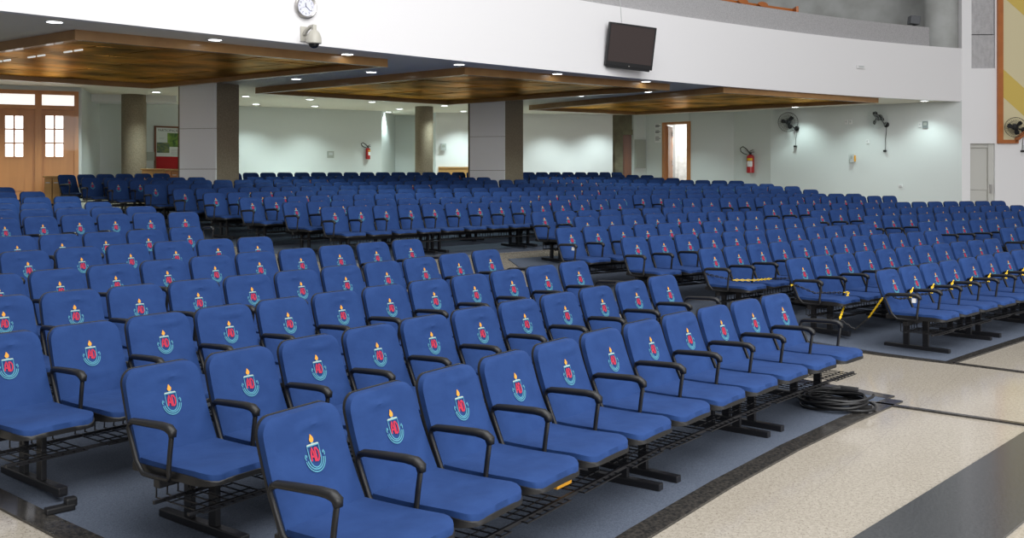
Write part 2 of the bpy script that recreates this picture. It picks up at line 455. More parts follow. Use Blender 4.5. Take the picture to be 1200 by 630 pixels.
C_ROWS = [
 'n 1041,316 1064,312 1088,309 1112,305.5 1135,302 1155,299 1176,295.5 1194,293 1213,290.5 1232,288 1250,286',
 'n 936,303 962,299.5 989,297 1012,294 1036,291.5 1061,289.5 1083,288 1105,285 1124,284 1144,281.5 1161,279.5',
 'n 833,291 861,288 887,286 912,284 938,281 962,279 985,278 1010,276.5 1031,275 1053,273 1072,272 1092,270.5',
 'n 742,278.5 773,276 803,273.5 833,272.5 859,271 884,270 908,269 931,267.5 955,265.5 976,265 997,263.5 1015,262',
 'n 667,266.5 697,265 724,264 753,263 784,261.5 811,260 835,260 859,258 881,257 906,257 929,255.5 950,255',
 'n 684,254 714,252.3 743,251.3 766,250.5 792,249 816,249 839,249 862,248 883,247',
 'n 635,248.3 661,247 690,245.7 715,245.2 738,245 763,243.5 787,243 810,242 832,242']
D_ROWS = [
 'n 1181,267 1198,266 1216,265 1234,264',
 'n 1086,260 1104,259.5 1125,258.2 1145,257.5 1166,257 1186,256 1206,255',
 'n 1021,253 1042,252 1065,251.5 1086,250.5 1105,250 1125,249.5 1144,248.5 1163,248 1183,247.5 1203,247',
 'n 961,246 981,246 1002,245.5 1024,244.5 1043,243.5 1064,243 1084,242.7 1102,242.4 1121,242 1140,241.5 1157,241 1174,241 1192,240.4',
 'n 905,240 923,239.5 942,239 962,238.5 982,238 1002,237.5 1022,237.3 1041,237 1059,237 1077,236.7 1096,236.2 1113.5,236 1132.5,236 1151,235.5 1170,235',
 'n 787,232.5 810,232 831,232 852,232 872,231.7 893,231 914,230.4 933,230 951,230 969,229.8 988,229.7 1006,229.6 1025,229.6 1043,229.5']
B_ROWS = [
 'n 387,242.5 420,241 452,240.5 478,240 507,239 535,238 560,237.5 585,237 608,236 632,235.5 654,235 678,234 702,233.5 725,233',
 's 345,237 430,233.5 512,232 585,231 631,229 674,228 767,228 845,227.3 914,226.8 1004,227',
 's 291,231 323,230.5 351,229.5 408,228.5 464,227 513,225.5 559,225 608,223.5 690,223 735,223 845,222.5 965,222',
 's 250,226 279,225.5 336,224 389,223 438,222 487,221.5 533,220 579,220 690,218.5 845,217.5 943,218.5',
 's 216,221.5 248,220.5 326,218 427,217 518,216 560,216 690,214 845,215 909,215.5',
 's 182,216 236,215 352,213.5 403,213 560,212 690,209.5 845,211.5 878,212',
 's 144,212 172,210.3 225,210.3 403,209.4 560,208.7 690,206.5 802,209',
 's 107,208.5 186,207.5 403,206 560,205 690,203.8 764,205.5',
 's 80,205 159,203 303,202.2 440,202 560,202 690,201 740,202.2']
COLUMNS = []          # filled by the room: (cx, cy, r) keep-out discs

def row_points(spec):
    kind, *pts = spec.split()
    W = np.array([at_floor(*map(float, p.split(',')), HT)[:2] for p in pts])
    n = len(W)
    if kind == 'n':
        if n == 1: return [(W[0], np.array((.62, .78)))]
        i = np.arange(n); deg = 1 if n < 5 else 2
        cx, cy = np.polyfit(i, W[:, 0], deg), np.polyfit(i, W[:, 1], deg)
        T = i
    else:
        d = np.concatenate([[0], np.cumsum(np.hypot(*np.diff(W, axis=0).T))]); deg = 3
        cx, cy = np.polyfit(d, W[:, 0], deg), np.polyfit(d, W[:, 1], deg)
        k = int(d[-1] / P); T = np.arange(k + 1) * P
    out = []
    for t in T:
        p = np.array((np.polyval(cx, t), np.polyval(cy, t)))
        tg = np.array((np.polyval(np.polyder(cx), t), np.polyval(np.polyder(cy), t))); tg /= np.hypot(*tg)
        out.append((p, tg))
    return out
# ------------------------------------------------------------------ the room
ZC = 4.2
def xy(u, v, z=ZC): p = at_z(u, v, z); return (p.x, p.y)
# balcony front: a gentle curve
_f = [xy(*p) for p in ((0, 10), (150, 27.5), (300, 45.5), (500, 66.5), (600, 75.5), (750, 90.5), (900, 105), (1010, 112), (1127, 118))]
_c = np.polyfit([p[0] for p in _f], [p[1] for p in _f], 3)
def fas_y(x): return float(np.polyval(_c, x))
FX = [-12.5 + 26.24 * i / 40 for i in range(41)]
FAS = [(x, fas_y(x)) for x in FX]
def fas_wall(u):
    best = min(FX, key=lambda x: abs(600 + F * x / fas_y(x) - u)); return Wall((best - .6, fas_y(best - .6)), (best + .6, fas_y(best + .6)))
def ribbon(pts, off0, off1, z0, z1, mb=None, mi=0):
    """solid strip along an open polyline, offsets measured to the left of travel"""
    mb = mb or MB(); n = len(pts); vs = []
    for i in range(n):
        a = Vector(pts[max(i - 1, 0)]); b = Vector(pts[min(i + 1, n - 1)]); d = (b - a).normalized(); nn = Vector((-d.y, d.x))
        for o in (off0, off1):
            for z in (z0, z1):
                zz = z(pts[i]) if callable(z) else z
                p = Vector(pts[i]) + nn * o; vs.append((p.x, p.y, zz))
    fs = []
    for i in range(n - 1):
        a, b = i * 4, i * 4 + 4
        for q in ((0, 1), (1, 3), (3, 2), (2, 0)): fs.append((a + q[0], a + q[1], b + q[1], b + q[0]))
    fs += [(0, 1, 3, 2), tuple(4 * (n - 1) + k for k in (0, 2, 3, 1))]
    return mb.add(vs, fs, mi)
# floor: raked stone floor
mb = MB(); nx, ny = 46, 48
mb.add([(-20 + i, -6 + j, fl(-20 + i, -6 + j)) for j in range(ny) for i in range(nx)],
       [(j * nx + i, j * nx + i + 1, (j + 1) * nx + i + 1, (j + 1) * nx + i) for j in range(ny - 1) for i in range(nx - 1)])
fo = struct(mb.build('floor', M['granite'], origin=(0, 0, 0)), 'beige granite floor of the hall', 'floor')
# fascia, parapet, ceiling
fw = MB(); ribbon(FAS, 0, .15, ZC - .02, 5.80, fw)
struct(fw.build('wall_balcony', M['white'], smooth=math.radians(30)), 'curved white balcony front wall', 'wall')
BACK = [(-16.6, 22.9), (-11.2, 25.3), (-12.45, 29.36), (-10.69, 31.07), (-8.94, 31.81), (-4.6, 34.27), (-4.4, 36.6), (-3.6, 36.6), (-2.75, 35.0), (.41, 35.64), (3.74, 36.12),
        (3.76, 36.5), (4.55, 36.5), (4.55, 36.35), (5.05, 36.6), (6.42, 35.17), (7.92, 34.71), (8.89, 33.41), (13.74, 29.69)]
cp = [(x, y + .02) for x, y in FAS] + [(13.9, 29.9), (13.9, 38), (-18, 38), (-18, 9.6)]
mb = MB(); mb.quadbox(cp, ZC, ZC + .25)
me_ = mb.build('ceiling', M['ceil']); struct(me_, 'grey ceiling under the balcony', 'ceiling')
band = [p for p in FAS if p[0] < 12.55] + [(12.62, fas_y(12.62))]
mb = MB(); ribbon(band, .10, .33, 5.78, 6.38, mb)
struct(mb.build('wall_parapet', M['granite_band']), 'grey granite parapet on top of the balcony front', 'wall')
W_BB = Wall((-6, 35.0), (16, 33.6)); mb = MB(); W_BB.box(mb, 0, W_BB.L, 4.45, 11, -.2, 0)
struct(mb.build('wall_balcony_back', M['concrete']), 'grey plaster wall at the back of the balcony', 'wall')
p = at_depth(1103, 20, 30.25)
mb = MB(); mb.lathe([(.50, 5.79), (.50, 11)], (p.x, p.y, 0), n=32)
struct(mb.build('wall_column_balcony', M['concrete'], smooth=math.radians(40)), 'round grey concrete column on the balcony', 'column')
def wallseg(name, pts, m, z0=0., z1=ZC, th=.15, label=None):
    for a, b in zip(pts[:-1], pts[1:]):
        mb = MB(); w = Wall(a, b); w.box(mb, -.0, w.L, z0, z1 + .02, -th, 0)
        struct(mb.build(name, m), label or name.replace('_', ' '), 'wall')
DW = Wall(BACK[0], BACK[1])
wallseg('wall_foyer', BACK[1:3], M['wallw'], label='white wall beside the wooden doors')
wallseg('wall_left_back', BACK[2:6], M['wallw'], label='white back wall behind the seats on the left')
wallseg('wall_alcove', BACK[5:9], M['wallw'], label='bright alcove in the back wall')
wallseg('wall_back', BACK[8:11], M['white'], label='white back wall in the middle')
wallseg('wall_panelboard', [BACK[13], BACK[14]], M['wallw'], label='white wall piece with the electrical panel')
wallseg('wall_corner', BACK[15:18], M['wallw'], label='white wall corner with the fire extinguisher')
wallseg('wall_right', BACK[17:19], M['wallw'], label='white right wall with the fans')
W5 = Wall(BACK[14], BACK[15]); WR = Wall(BACK[17], BACK[18]); WC = Wall(BACK[16], BACK[17]); WC0 = Wall(BACK[15], BACK[16])
W1 = Wall(BACK[2], BACK[3]); W1b = Wall(BACK[3], BACK[4]); W2 = Wall(BACK[4], BACK[5]); W3 = Wall(BACK[8], BACK[9]); W4 = Wall(BACK[13], BACK[14])
# doorway wall with opening
a0, a1 = W5.s_at(777), W5.s_at(808.5); zt = W5.z_at(790, 144.5)
mb = MB(); W5.box(mb, 0, a0, 0, ZC + .02, -.15, 0); W5.box(mb, a1, W5.L, 0, ZC + .02, -.15, 0); W5.box(mb, a0, a1, zt, ZC + .02, -.15, 0)
struct(mb.build('wall_doorway', M['wallw']), 'white wall around the open doorway', 'wall')
d3 = MB(); zf = fl(5.8, 35.8)
W5.box(d3, a0 - .03, a0 + .07, zf, zt + .05, -.16, .03); W5.box(d3, a1 - .12, a1 + .02, zf, zt + .05, -.16, .03); W5.box(d3, a0 + .07, a1 - .12, zt - .04, zt + .05, -.16, .03)
d3o = struct(d3.build('door_3', M['wood']), 'open doorway with wooden frame, bright outside', 'door')
lf = MB(); q = W5.pt(a0 + .09, 0, -.16); q2 = q + Vector((.36, 1.0, 0)).normalized() * 0.95
wl = Wall((q.x, q.y), (q2.x, q2.y)); wl.box(lf, 0, wl.L, zf + .02, zt - .08, -.02, .02); lfo = lf.build('door_leaf', M['wood'], d3o)
hg = MB()
for vv in (156, 190): 
    z = W5.z_at(785, vv); wl.box(hg, wl.L * .80, wl.L * .95, z - .09, z + .09, .02, .045)
hg.build('hinge_plate', M['label_white'], lfo)
bx = MB(); bw = Wall((4.9, 39.4), (9.2, 38.6)); bw.box(bx, 0, bw.L, 0, 5.2, -.2, 0)
struct(bx.build('wall_outside', M['block']), 'grey block wall outside the doorway', 'wall')
# right wall, pillar, door, panels
RW = Wall((13.74, 29.69), (25, 29.3))
dr0, dr1 = RW.s_at(1137), RW.s_at(1166); dz = RW.z_at(1150, 168)
mb = MB(); RW.box(mb, 0, dr0, 0, 11, -.5, 0); RW.box(mb, dr1, RW.L, 0, 11, -.5, 0)
e0, e1, ez = RW.s_at(1138.5), RW.s_at(1169.5), RW.z_at(1150, 80)
RW.box(mb, dr0, dr1, dz, ez, -.5, 0); RW.box(mb, dr0, e0, ez, 11, -.5, 0); RW.box(mb, e1 if e1 < dr1 else dr1, dr1, ez, 11, -.5, 0); RW.box(mb, dr0, dr1, ez, 11, -.6, -.5)
struct(mb.build('wall_side', M['white']), 'white side wall with door and acoustic panel', 'wall')
mb = MB()
RW.box(mb, e0, e1, ez, RW.z_at(1150, 40) - .02, -.3, -.06); RW.box(mb, e0, e1, RW.z_at(1150, 40) + .01, 9, -.3, -.09)
struct(mb.build('trim_1', mat('rough_panel', (.50, .49, .50), .9, noise=(9, (.42, .41, .42), (1, 1, .4)), bump=[(14, .9, .05)])), 'grey textured acoustic panel recessed in the side wall', 'panel')
d = MB(); zf = fl(14.3, 29.5); RW.box(d, dr0, dr1, zf, dz, -.32, -.20)
RW.box(d, dr0, dr0 + .06, zf, dz, -.2, -.13); RW.box(d, dr1 - .16, dr1, zf, dz, -.2, -.10); RW.box(d, dr0, dr1, dz - .12, dz, -.2, -.13); RW.box(d, dr0 + .06, dr1 - .16, RW.z_at(1150, 221) - .03, RW.z_at(1150, 221) + .03, -.2, -.17)
do = struct(d.build('door_4', M['door_white']), 'closed off white panel door in the side wall', 'door')
d = MB(); RW.box(d, dr1 - .13, dr1 - .06, RW.z_at(1150, 226), RW.z_at(1150, 216), -.10, -.05); d.build('door_handle', M['chrome'], do)
# orange-framed cream panel
t = thing('framed_wall_panel', 'tall cream and mustard panel in orange wooden frame on side wall', 'wall panel', RW.pt(RW.s_at(1172), RW.z_at(1172, 166), .03))
b0 = RW.s_at(1168); bz = RW.z_at(1172, 168)
mb = MB(); RW.box(mb, b0, b0 + .16, bz, 11, 0, .09); RW.box(mb, b0 + .16, b0 + .62, bz, bz + .11, 0, .09)
q0 = RW.pt(b0 + .58, 0, 0)
pm = RW.pt(b0 + .55, bz + .04, .0); pe = RW.pt(b0 + 2.2, bz + 1.55, .0)
def slant(mb, a, za, b, zb, w, t0, t1, mi=0):
    vs = [RW.pt(a, za, t0), RW.pt(b, zb, t0), RW.pt(b, zb + w, t0), RW.pt(a, za + w, t0)] + [RW.pt(a, za, t1), RW.pt(b, zb, t1), RW.pt(b, zb + w, t1), RW.pt(a, za + w, t1)]
    mb.add(vs, [(0, 1, 2, 3), (4, 5, 6, 7), (0, 1, 5, 4), (1, 2, 6, 5), (2, 3, 7, 6), (3, 0, 4, 7)], mi)
slant(mb, b0 + .52, bz + .0, b0 + 3.6, bz + 2.6, .16, 0, .09); mb.build('frame', M['frame_orange'], t)
mb = MB(); RWp = [(b0 + .14, bz + .08), (b0 + .62, bz + .08), (b0 + 3.6, bz + 2.7), (b0 + 3.6, 11), (b0 + .14, 11)]
n = len(RWp); mb.add([RW.pt(a, z, .005) for a, z in RWp] + [RW.pt(a, z, .03) for a, z in RWp], [tuple(range(n)), tuple(range(n, 2 * n))] + [(i, (i + 1) % n, n + (i + 1) % n, n + i) for i in range(n)])
mb.build('board', M['yellow_wall'], t)
mb = MB()
za = RW.z_at(1175, 92); slant(mb, b0 + .16, za - .55, b0 + .16 + 2.6, za - .55 - 2.4, .85, .03, .036)
za = RW.z_at(1180, -12); slant(mb, b0 + .16, za - .2, b0 + .16 + 2.6, za - 2.6, .75, .03, .036)
mb.build('stripe', M['yellow_stripe'], t)
# ------------------------------------------------------------------ wooden doors on the left
mb = MB(); uS = lambda u: DW.s_at(u); zb = fl(-12.5, 24.5)
zT = DW.z_at(50, 108)
DW.box(mb, 0, DW.L, zT, ZC + .02, -.15, 0); DW.box(mb, 0, uS(-14), 0, zT, -.15, 0); DW.box(mb, uS(92), DW.L, 0, zT, -.15, 0)
struct(mb.build('wall_entrance', M['wallw']), 'wall holding the wooden doors', 'wall')
fr = MB(); 
for u0, u1 in ((-14, -5), (41, 49), (87, 92.2)): DW.box(fr, uS(u0), uS(u1), zb, zT, -.14, .06)
zA = DW.z_at(45, 125.5); DW.box(fr, uS(-5), uS(41), zA - .06, zA + .05, -.14, .06); DW.box(fr, uS(49), uS(87), zA - .06, zA + .05, -.14, .06); DW.box(fr, uS(-14), uS(92.2), zT - .06, zT + .04, -.14, .065)
struct(fr.build('trim_2', M['wood']), 'wooden frame of the double entrance', 'door frame')
for k, (u0, u1, g0, g1) in enumerate(((-5, 41, 5, 28), (49, 87, 52.5, 75))):
    d = MB(); z0, z1 = zA - .06, DW.z_at(g0, 134.5); zg = DW.z_at(g0, 184)
    DW.box(d, uS(u0), uS(g0), zb, z0, -.10, -.03); DW.box(d, uS(g1), uS(u1), zb, z0, -.10, -.03); DW.box(d, uS(g0), uS(g1), z1, z0, -.10, -.03); DW.box(d, uS(g0), uS(g1), zb, zg, -.10, -.03)
    m0, m1 = uS(g0), uS(g1)
    for i in range(4): 
        zz = zg + (z1 - zg) * i / 3; DW.box(d, m0, m1, zz - .018, zz + .018, -.07, -.015)
    for i in range(3):
        s_ = m0 + (m1 - m0) * i / 2; DW.box(d, s_ - .02, s_ + .02, zg, z1, -.07, -.015)
    DW.box(d, m0, m1, zb + .25, zg - .5, -.03, -.012)
    o = struct(d.build('door_%d' % (k + 1), M['wood']), ['left wooden door leaf with six bright panes', 'right wooden door leaf with six bright panes'][k], 'door')
    g = MB(); DW.box(g, m0, m1, zg, z1, -.06, -.05); g.build('glass_pane', M['pane'], o)
    w = MB(); DW.box(w, uS(u0), uS(u1), zA + .05, zT - .06, -.08, -.06)
    struct(w.build('window_%d' % (k + 1), M['transom']), ['bright transom over the left door leaf', 'bright transom over the right door leaf'][k], 'window')
# soffit step above the recess
mb = MB(); a = xy(107, 116); 
struct(MB().quadbox([(-12.2, 27.2), (-9.6, 27.8), (-9.8, 28.4), (-12.4, 28.2)], 4.0, ZC).build('trim_3', M['white']), 'white soffit step over the recess', 'soffit')
# ------------------------------------------------------------------ columns
def column(name, label, FLp, FRp, BRp, slab=True):
    a, b, c = [Vector(((u - 600) / F * Y, Y)) for u, Y in (FLp, FRp, BRp)]; dv = a + (c - b)
    z0 = min(fl(*q) for q in (a, b, c, dv)) - .02
    t = MB(); t.quadbox([tuple(a), tuple(b), tuple(c), tuple(dv)], z0, ZC + .01)
    o = struct(t.build(name, M['stone']), label, 'column')
    COLUMNS.append(((a + c).x / 2, (a + c).y / 2, (a - c).length / 2 + .30))
    if slab:
        d = (b - a).normalized(); n = Vector((d.y, -d.x)); s = MB()
        L = (b - a).length
        zz = [z0, z0 + 1.05, z0 + 2.05, ZC + .01]
        for i in range(3):
            p = [a + d * .07 + n * .05, a + d * L + n * .05, a + d * L, a + d * .07]
            s.quadbox([tuple(q) for q in p], zz[i] + .006, zz[i + 1] - .006)
        s.build('cladding', M['slab'], o)['label'] = 'white stone cladding slabs'
column('wall_column_left', 'square brown stone column with white cladding on its front, left', (209, 24.2), (254, 23.9), (280, 24.6))
column('wall_column_center', 'square brown stone column with white cladding on its front, centre', (548.5, 29.0), (592, 28.7), (613, 29.5))
for nm, lb, u, r, Y in (('wall_column_foyer', 'round brown stone column beside the bulletin board', 157, .335, 27.6), ('wall_column_back', 'round brown stone column beside the bright alcove', 497, .30, 32.2)):
    p = at_depth(u, 150, Y); mb = MB(); mb.lathe([(r, fl(p.x, p.y) - .02), (r, ZC + .01)], (p.x, p.y, 0), n=28)
    struct(mb.build(nm, M['stone'], smooth=math.radians(40)), lb, 'column'); COLUMNS.append((p.x, p.y, r + .35))
# portal of rough concrete with a brown door
PW = Wall((3.74, 36.45), (4.6, 36.45)); mb = MB()
ps = lambda u: PW.s_at(u)
PW.box(mb, -.1, ps(730), 0, ZC, -.3, .0); PW.box(mb, ps(730), ps(741.5), PW.z_at(735, 158), ZC, -.3, 0); PW.box(mb, ps(729), ps(741), PW.z_at(735, 158), PW.z_at(735, 152), -.3, .1)
struct(mb.build('wall_portal', mat('rough_concrete', (.20, .18, .12), .9, noise=(3, (.13, .115, .075)), bump=[(9, .6, .03)])), 'rough brown concrete portal', 'wall')
mb = MB(); PW.box(mb, ps(729.6), ps(742), fl(4.3, 36.5), PW.z_at(735, 158), -.2, -.1); PW.box(mb, ps(731.5), ps(740), fl(4.3, 36.5) + .25, PW.z_at(735, 162), -.1, -.08)
struct(mb.build('door_5', M['wood_dark']), 'dark brown door in the concrete portal', 'door')
mb = MB(); z1 = W3.z_at(528, 197); W3.box(mb, .1, W3.s_at(552), fl(-1.5, 35), z1, 0, .05); W3.box(mb, .1, W3.s_at(552), z1, z1 + .05, 0, .08)
struct(mb.build('trim_4', M['wood_light']), 'pale wooden wainscot on the back wall', 'wainscot')
# ------------------------------------------------------------------ hung ceiling panels
def ceiling_panel(label, pts, nu, nv, slots=False):
    q = [Vector(xy(u, v, ZC - .10)) for u, v in pts] if not isinstance(pts[0], Vector) else pts     # A near, B right, C far, D left
    cen = sum(q, Vector((0, 0))) / 4; q = [cen + (p - cen) * .962 for p in q]; zb, zt = ZC - .16, ZC
    t = thing('ceiling_panel', label, 'ceiling panel', (cen.x, cen.y, zb), 'hung wooden ceiling panels')
    mb = MB(); w = .13
    inn = []
    for i in range(4):
        a, b, c = q[i - 1], q[i], q[(i + 1) % 4]; d1 = (a - b).normalized(); d2 = (c - b).normalized(); inn.append(b + d1 * w + d2 * w)
    for i in range(4):
        j = (i + 1) % 4; mb.quadbox([tuple(q[i]), tuple(q[j]), tuple(inn[j]), tuple(inn[i])], zb, zt)
    mb.build('frame', M['frame_wood'], t)
    mb = MB(); sl = MB()
    L = lambda s, r: (inn[0] * (1 - s) + inn[1] * s) * (1 - r) + (inn[3] * (1 - s) + inn[2] * s) * r
    for i in range(nu):
        for j in range(nv):
            e = .012; c4 = [L((i + e) / nu, (j + e) / nv), L((i + 1 - e) / nu, (j + e) / nv), L((i + 1 - e) / nu, (j + 1 - e) / nv), L((i + e) / nu, (j + 1 - e) / nv)]
            dz = [random.uniform(-.010, .010) for _ in range(4)]
            zc_ = ZC - .055
            vs = [(p.x, p.y, zc_ + z) for p, z in zip(c4, dz)] + [(p.x, p.y, ZC - .01) for p in c4]
            mb.add(vs, [(0, 1, 2, 3), (4, 5, 6, 7), (0, 1, 5, 4), (1, 2, 6, 5), (2, 3, 7, 6), (3, 0, 4, 7)])
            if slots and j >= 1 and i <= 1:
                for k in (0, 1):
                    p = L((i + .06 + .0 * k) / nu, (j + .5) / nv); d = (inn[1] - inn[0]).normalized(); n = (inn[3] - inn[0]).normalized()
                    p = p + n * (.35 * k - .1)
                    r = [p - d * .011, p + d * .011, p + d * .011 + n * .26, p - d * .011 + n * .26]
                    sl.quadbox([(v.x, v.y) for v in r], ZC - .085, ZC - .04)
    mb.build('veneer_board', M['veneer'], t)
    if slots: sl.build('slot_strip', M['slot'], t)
A_ = Vector(xy(85, 40, ZC - .10)); B_ = Vector(xy(467, 75, ZC - .10)); C_ = Vector(xy(180, 102, ZC - .10)); D_ = A_ + C_ - B_
ceiling_panel('bronze wooden ceiling panel nearest the entrance doors, leftmost of three', [A_, B_, C_, D_], 6, 6, True)
ceiling_panel('bronze wooden ceiling panel over the middle seats, between the two others', [(545, 83), (795, 103), (525, 121), (290, 107)], 6, 6)
ceiling_panel('bronze wooden ceiling panel nearest the right wall fans, rightmost of three', [(850, 105), (1039, 118), (742, 133), (613, 127)], 6, 6)
# ------------------------------------------------------------------ downlights
DL = [(64, 25), (252, 46), (407, 63), (538, 75), (653, 86), (757, 95), (851, 101), (933, 107), (1012, 112), (1083, 117),
      (347, 92), (435, 84), (680, 112), (759, 107), (932, 125), (1003, 121),
      (183, 107.5), (288, 112.5), (363, 116), (436, 119), (300, 121.7), (369, 124), (468, 127.3), (455, 131), (521, 123.5), (543, 130)]
ORD = 'first second third fourth fifth sixth seventh eighth ninth tenth eleventh twelfth thirteenth fourteenth fifteenth'.split() + 'sixteenth seventeenth eighteenth nineteenth twentieth'.split() + ['twenty-' + q for q in 'first second third fourth fifth sixth seventh eighth ninth'.split()] + ['thirtieth'] + ['thirty-' + q for q in 'first second third fourth fifth sixth seventh eighth ninth'.split()]
dl_lab = ['lit round ceiling downlight, %s from left along the balcony edge' % ORD[i] for i in range(10)] + [
  'lit downlight between the left and middle bronze panels, nearer the left column', 'lit downlight between the left and middle bronze panels, beside the left panel tip',
  'lit downlight between the middle and right bronze panels, left of the pair', 'lit downlight between the middle and right bronze panels, right of the pair',
  'lit downlight above the left wall fan', 'lit downlight above the pale caged wall fan',
  'lit downlight left of the white clad left column', 'lit downlight just right of the left column, behind the left panel', 'lit downlight behind the middle bronze panel, at its left end',
  'lit downlight in front of the bright alcove, left of the back column', 'lit small downlight nearest the back wall right of the left column', 'lit small downlight nearest the back wall above the red extinguisher side',
  'lit downlight over the bright alcove, nearer one', 'lit downlight over the bright alcove, deeper one', 'lit downlight between the two middle columns, nearer one', 'lit downlight between the two middle columns, deeper one']
lens_me = MB().lathe([(.105, .0), (.115, .012)], (0, 0, 0), n=20); ring_me = MB()
ring_me.tube([(.125 * math.cos(a), .125 * math.sin(a), .006) for a in [2 * PI * i / 24 for i in range(24)]], .014, 6, closed=True)
proto = None; lamp = bpy.data.lights.new('downlight_or_fill', 'SPOT'); lamp.energy = 200; lamp.spot_size = math.radians(120); lamp.spot_blend = .8; lamp.shadow_soft_size = .1; lamp.color = (.80, 1, .975); lamp2 = lamp.copy(); lamp2.energy = 105; lamp3 = lamp.copy(); lamp3.energy = 35
for k, (u, v) in enumerate(DL):
    x, y = xy(u, v)
    while y < fas_y(x) + .30: x, y = x * 1.01, y * 1.01
    if proto is None:
        proto = thing('ceiling_downlight', '', 'ceiling light', (0, 0, 0), 'recessed ceiling downlights'); WORLD[proto.name] = Vector((0, 0, 0))
        lens_me.build('lens', M['lens'], proto, origin=(0, 0, 0)); ring_me.build('trim_ring', M['label_white'], proto, smooth=True, origin=(0, 0, 0)); o = proto
    else: o = dup(proto)
    o.location = (x, y, ZC - .013); o['label'] = dl_lab[k]
    l = bpy.data.objects.new('downlight_or_fill', lamp2 if k in (8, 9, 14, 15) else lamp3 if k in (1, 2, 4, 5) else lamp); COL.objects.link(l); l.location = (x, y, ZC - .06)
for x, y in ((1.5, 34.6), (3.3, 35.0), (-1.2, 33.6), (-6.6, 30.6), (-10.2, 28.2), (6.0, 33.2), (-10.6, 23.9), (-12.4, 23.0), (-13.8, 22.2)):  # added fill lamps without fixtures, brightening the back walls and entrance doors
    l = bpy.data.objects.new('downlight_or_fill', lamp); COL.objects.link(l); l.location = (x, y, ZC - .06)
# ------------------------------------------------------------------ seats in place
ROWN = 'front second third fourth fifth sixth seventh eighth ninth tenth eleventh twelfth thirteenth'.split()
BL = {'A': 'near left block', 'C': 'right block beyond the near aisle', 'D': 'far right block by the side wall', 'B': 'middle block under the balcony'}
SHORT = {'A': 'near left block', 'C': 'right block', 'D': 'far right block', 'B': 'middle rear block'}
ALL = []; ROWS = {}
for blk, R in (('A', A_ROWS), ('C', C_ROWS), ('D', D_ROWS), ('B', B_ROWS)):
    for ri, spec in enumerate(R):
        q = row_points(spec); ROWS[blk, ri] = q
        for si, (p, tg) in enumerate(q):
            if any(math.hypot(p[0] - c[0], p[1] - c[1]) < c[2] for c in COLUMNS): continue
            u = 600 + F * p[0] / p[1]
            ALL.append(dict(b=blk, r=ri, i=si, n=len(q), p=p, a=math.atan2(tg[1], tg[0]), u=u, d=math.hypot(*p)))
def sp_of(s):
    q = ROWS[s['b'], s['r']]; i = s['i']
    if len(q) < 2: return P
    j = i + 1 if i + 1 < len(q) else i - 1
    return float(np.hypot(*(q[i][0] - q[j][0])))
vis = sorted([s for s in ALL if -25 < s['u'] < 1215], key=lambda s: s['d'])
near = set(id(s) for s in vis[:300])
SEATS = [make_seat(v) for v in range(4)]; seat0 = SEATS[0]; used = set(); random.seed(11)
extra_arm = arm_mb(.26).build('armrest', M['plastic'], None, smooth=True, origin=(0, 0, 0)); extra_me = extra_arm.data; bpy.data.objects.remove(extra_arm)
tmpl = [(c, g) for c in seat0.children for g in [None]]
far_parts = [c for c in seat0.children] + [g for c in seat0.children for g in c.children]
far_v, far_f, far_m = [], [], []
FM = []
SEATOBJ = {}; EXTRA = []
special = {('A', 0, 0): 'blue crested seat nearest the camera, left end of the front row', ('A', 1, 0): 'blue crested seat at left end of second row, just behind the nearest seat',
           ('A', 0, 10): 'blue crested seat at right end of near front row, beside the black cable coil',
           ('C', 0, 0): 'blue crested seat with white tag on armrest, at chained aisle corner of right block',
           ('C', 4, 0): 'blue crested seat with white tag on armrest, left end of fifth row, right block'}
def place(o, s):
    x, y = s['p']; o.location = (x, y, fl(x, y)); o.rotation_euler = (0, 0, s['a']); k = min(1.06, max(.86, sp_of(s) / P)); o.scale = (k, 1, 1)
def far_add(o_list, mtx):
    global far_v, far_f, far_m
    for o in o_list:
        base = len(far_v); me = o.data
        far_v += [tuple(mtx @ v.co) for v in me.vertices]
        for pl in me.polygons:
            far_f.append(tuple(base + i for i in pl.vertices)); m = me.materials[pl.material_index]
            if m not in FM: FM.append(m)
            far_m.append(FM.index(m))
def seat_mtx(s):
    x, y = s['p']; k = min(1.06, max(.86, sp_of(s) / P))
    return Matrix.Translation((x, y, fl(x, y))) @ Matrix.Rotation(s['a'], 4, 'Z') @ Matrix.Diagonal((k, 1, 1, 1))
# count from the left only what stands in the photograph's row
for s in ALL:
    key = (s['b'], s['r'], s['i'])
    if id(s) in near:
        v_ = random.choice((0, 0, 1, 2, 3)) if len(used) == 4 else len(used)
        o = dup(SEATS[v_]) if v_ in used else SEATS[v_]
        used.add(v_)
        place(o, s); SEATOBJ[key] = o
        rown = ROWN[s['r']]
        o['label'] = special.get(key, 'blue padded seat with crest, %s from left, %s row, %s' % (ORD[s['i']], rown, SHORT[s['b']]))
        o['category'] = 'seat'; o['group'] = 'crested seats, %s row of the %s' % (rown, SHORT[s['b']])
        if s['i'] == s['n'] - 1:
            e = bpy.data.objects.new('armrest', extra_me); COL.objects.link(e); EXTRA.append((e, o))
    else:
        far_add(far_parts, seat_mtx(s))
for e, o in EXTRA: e.parent = o
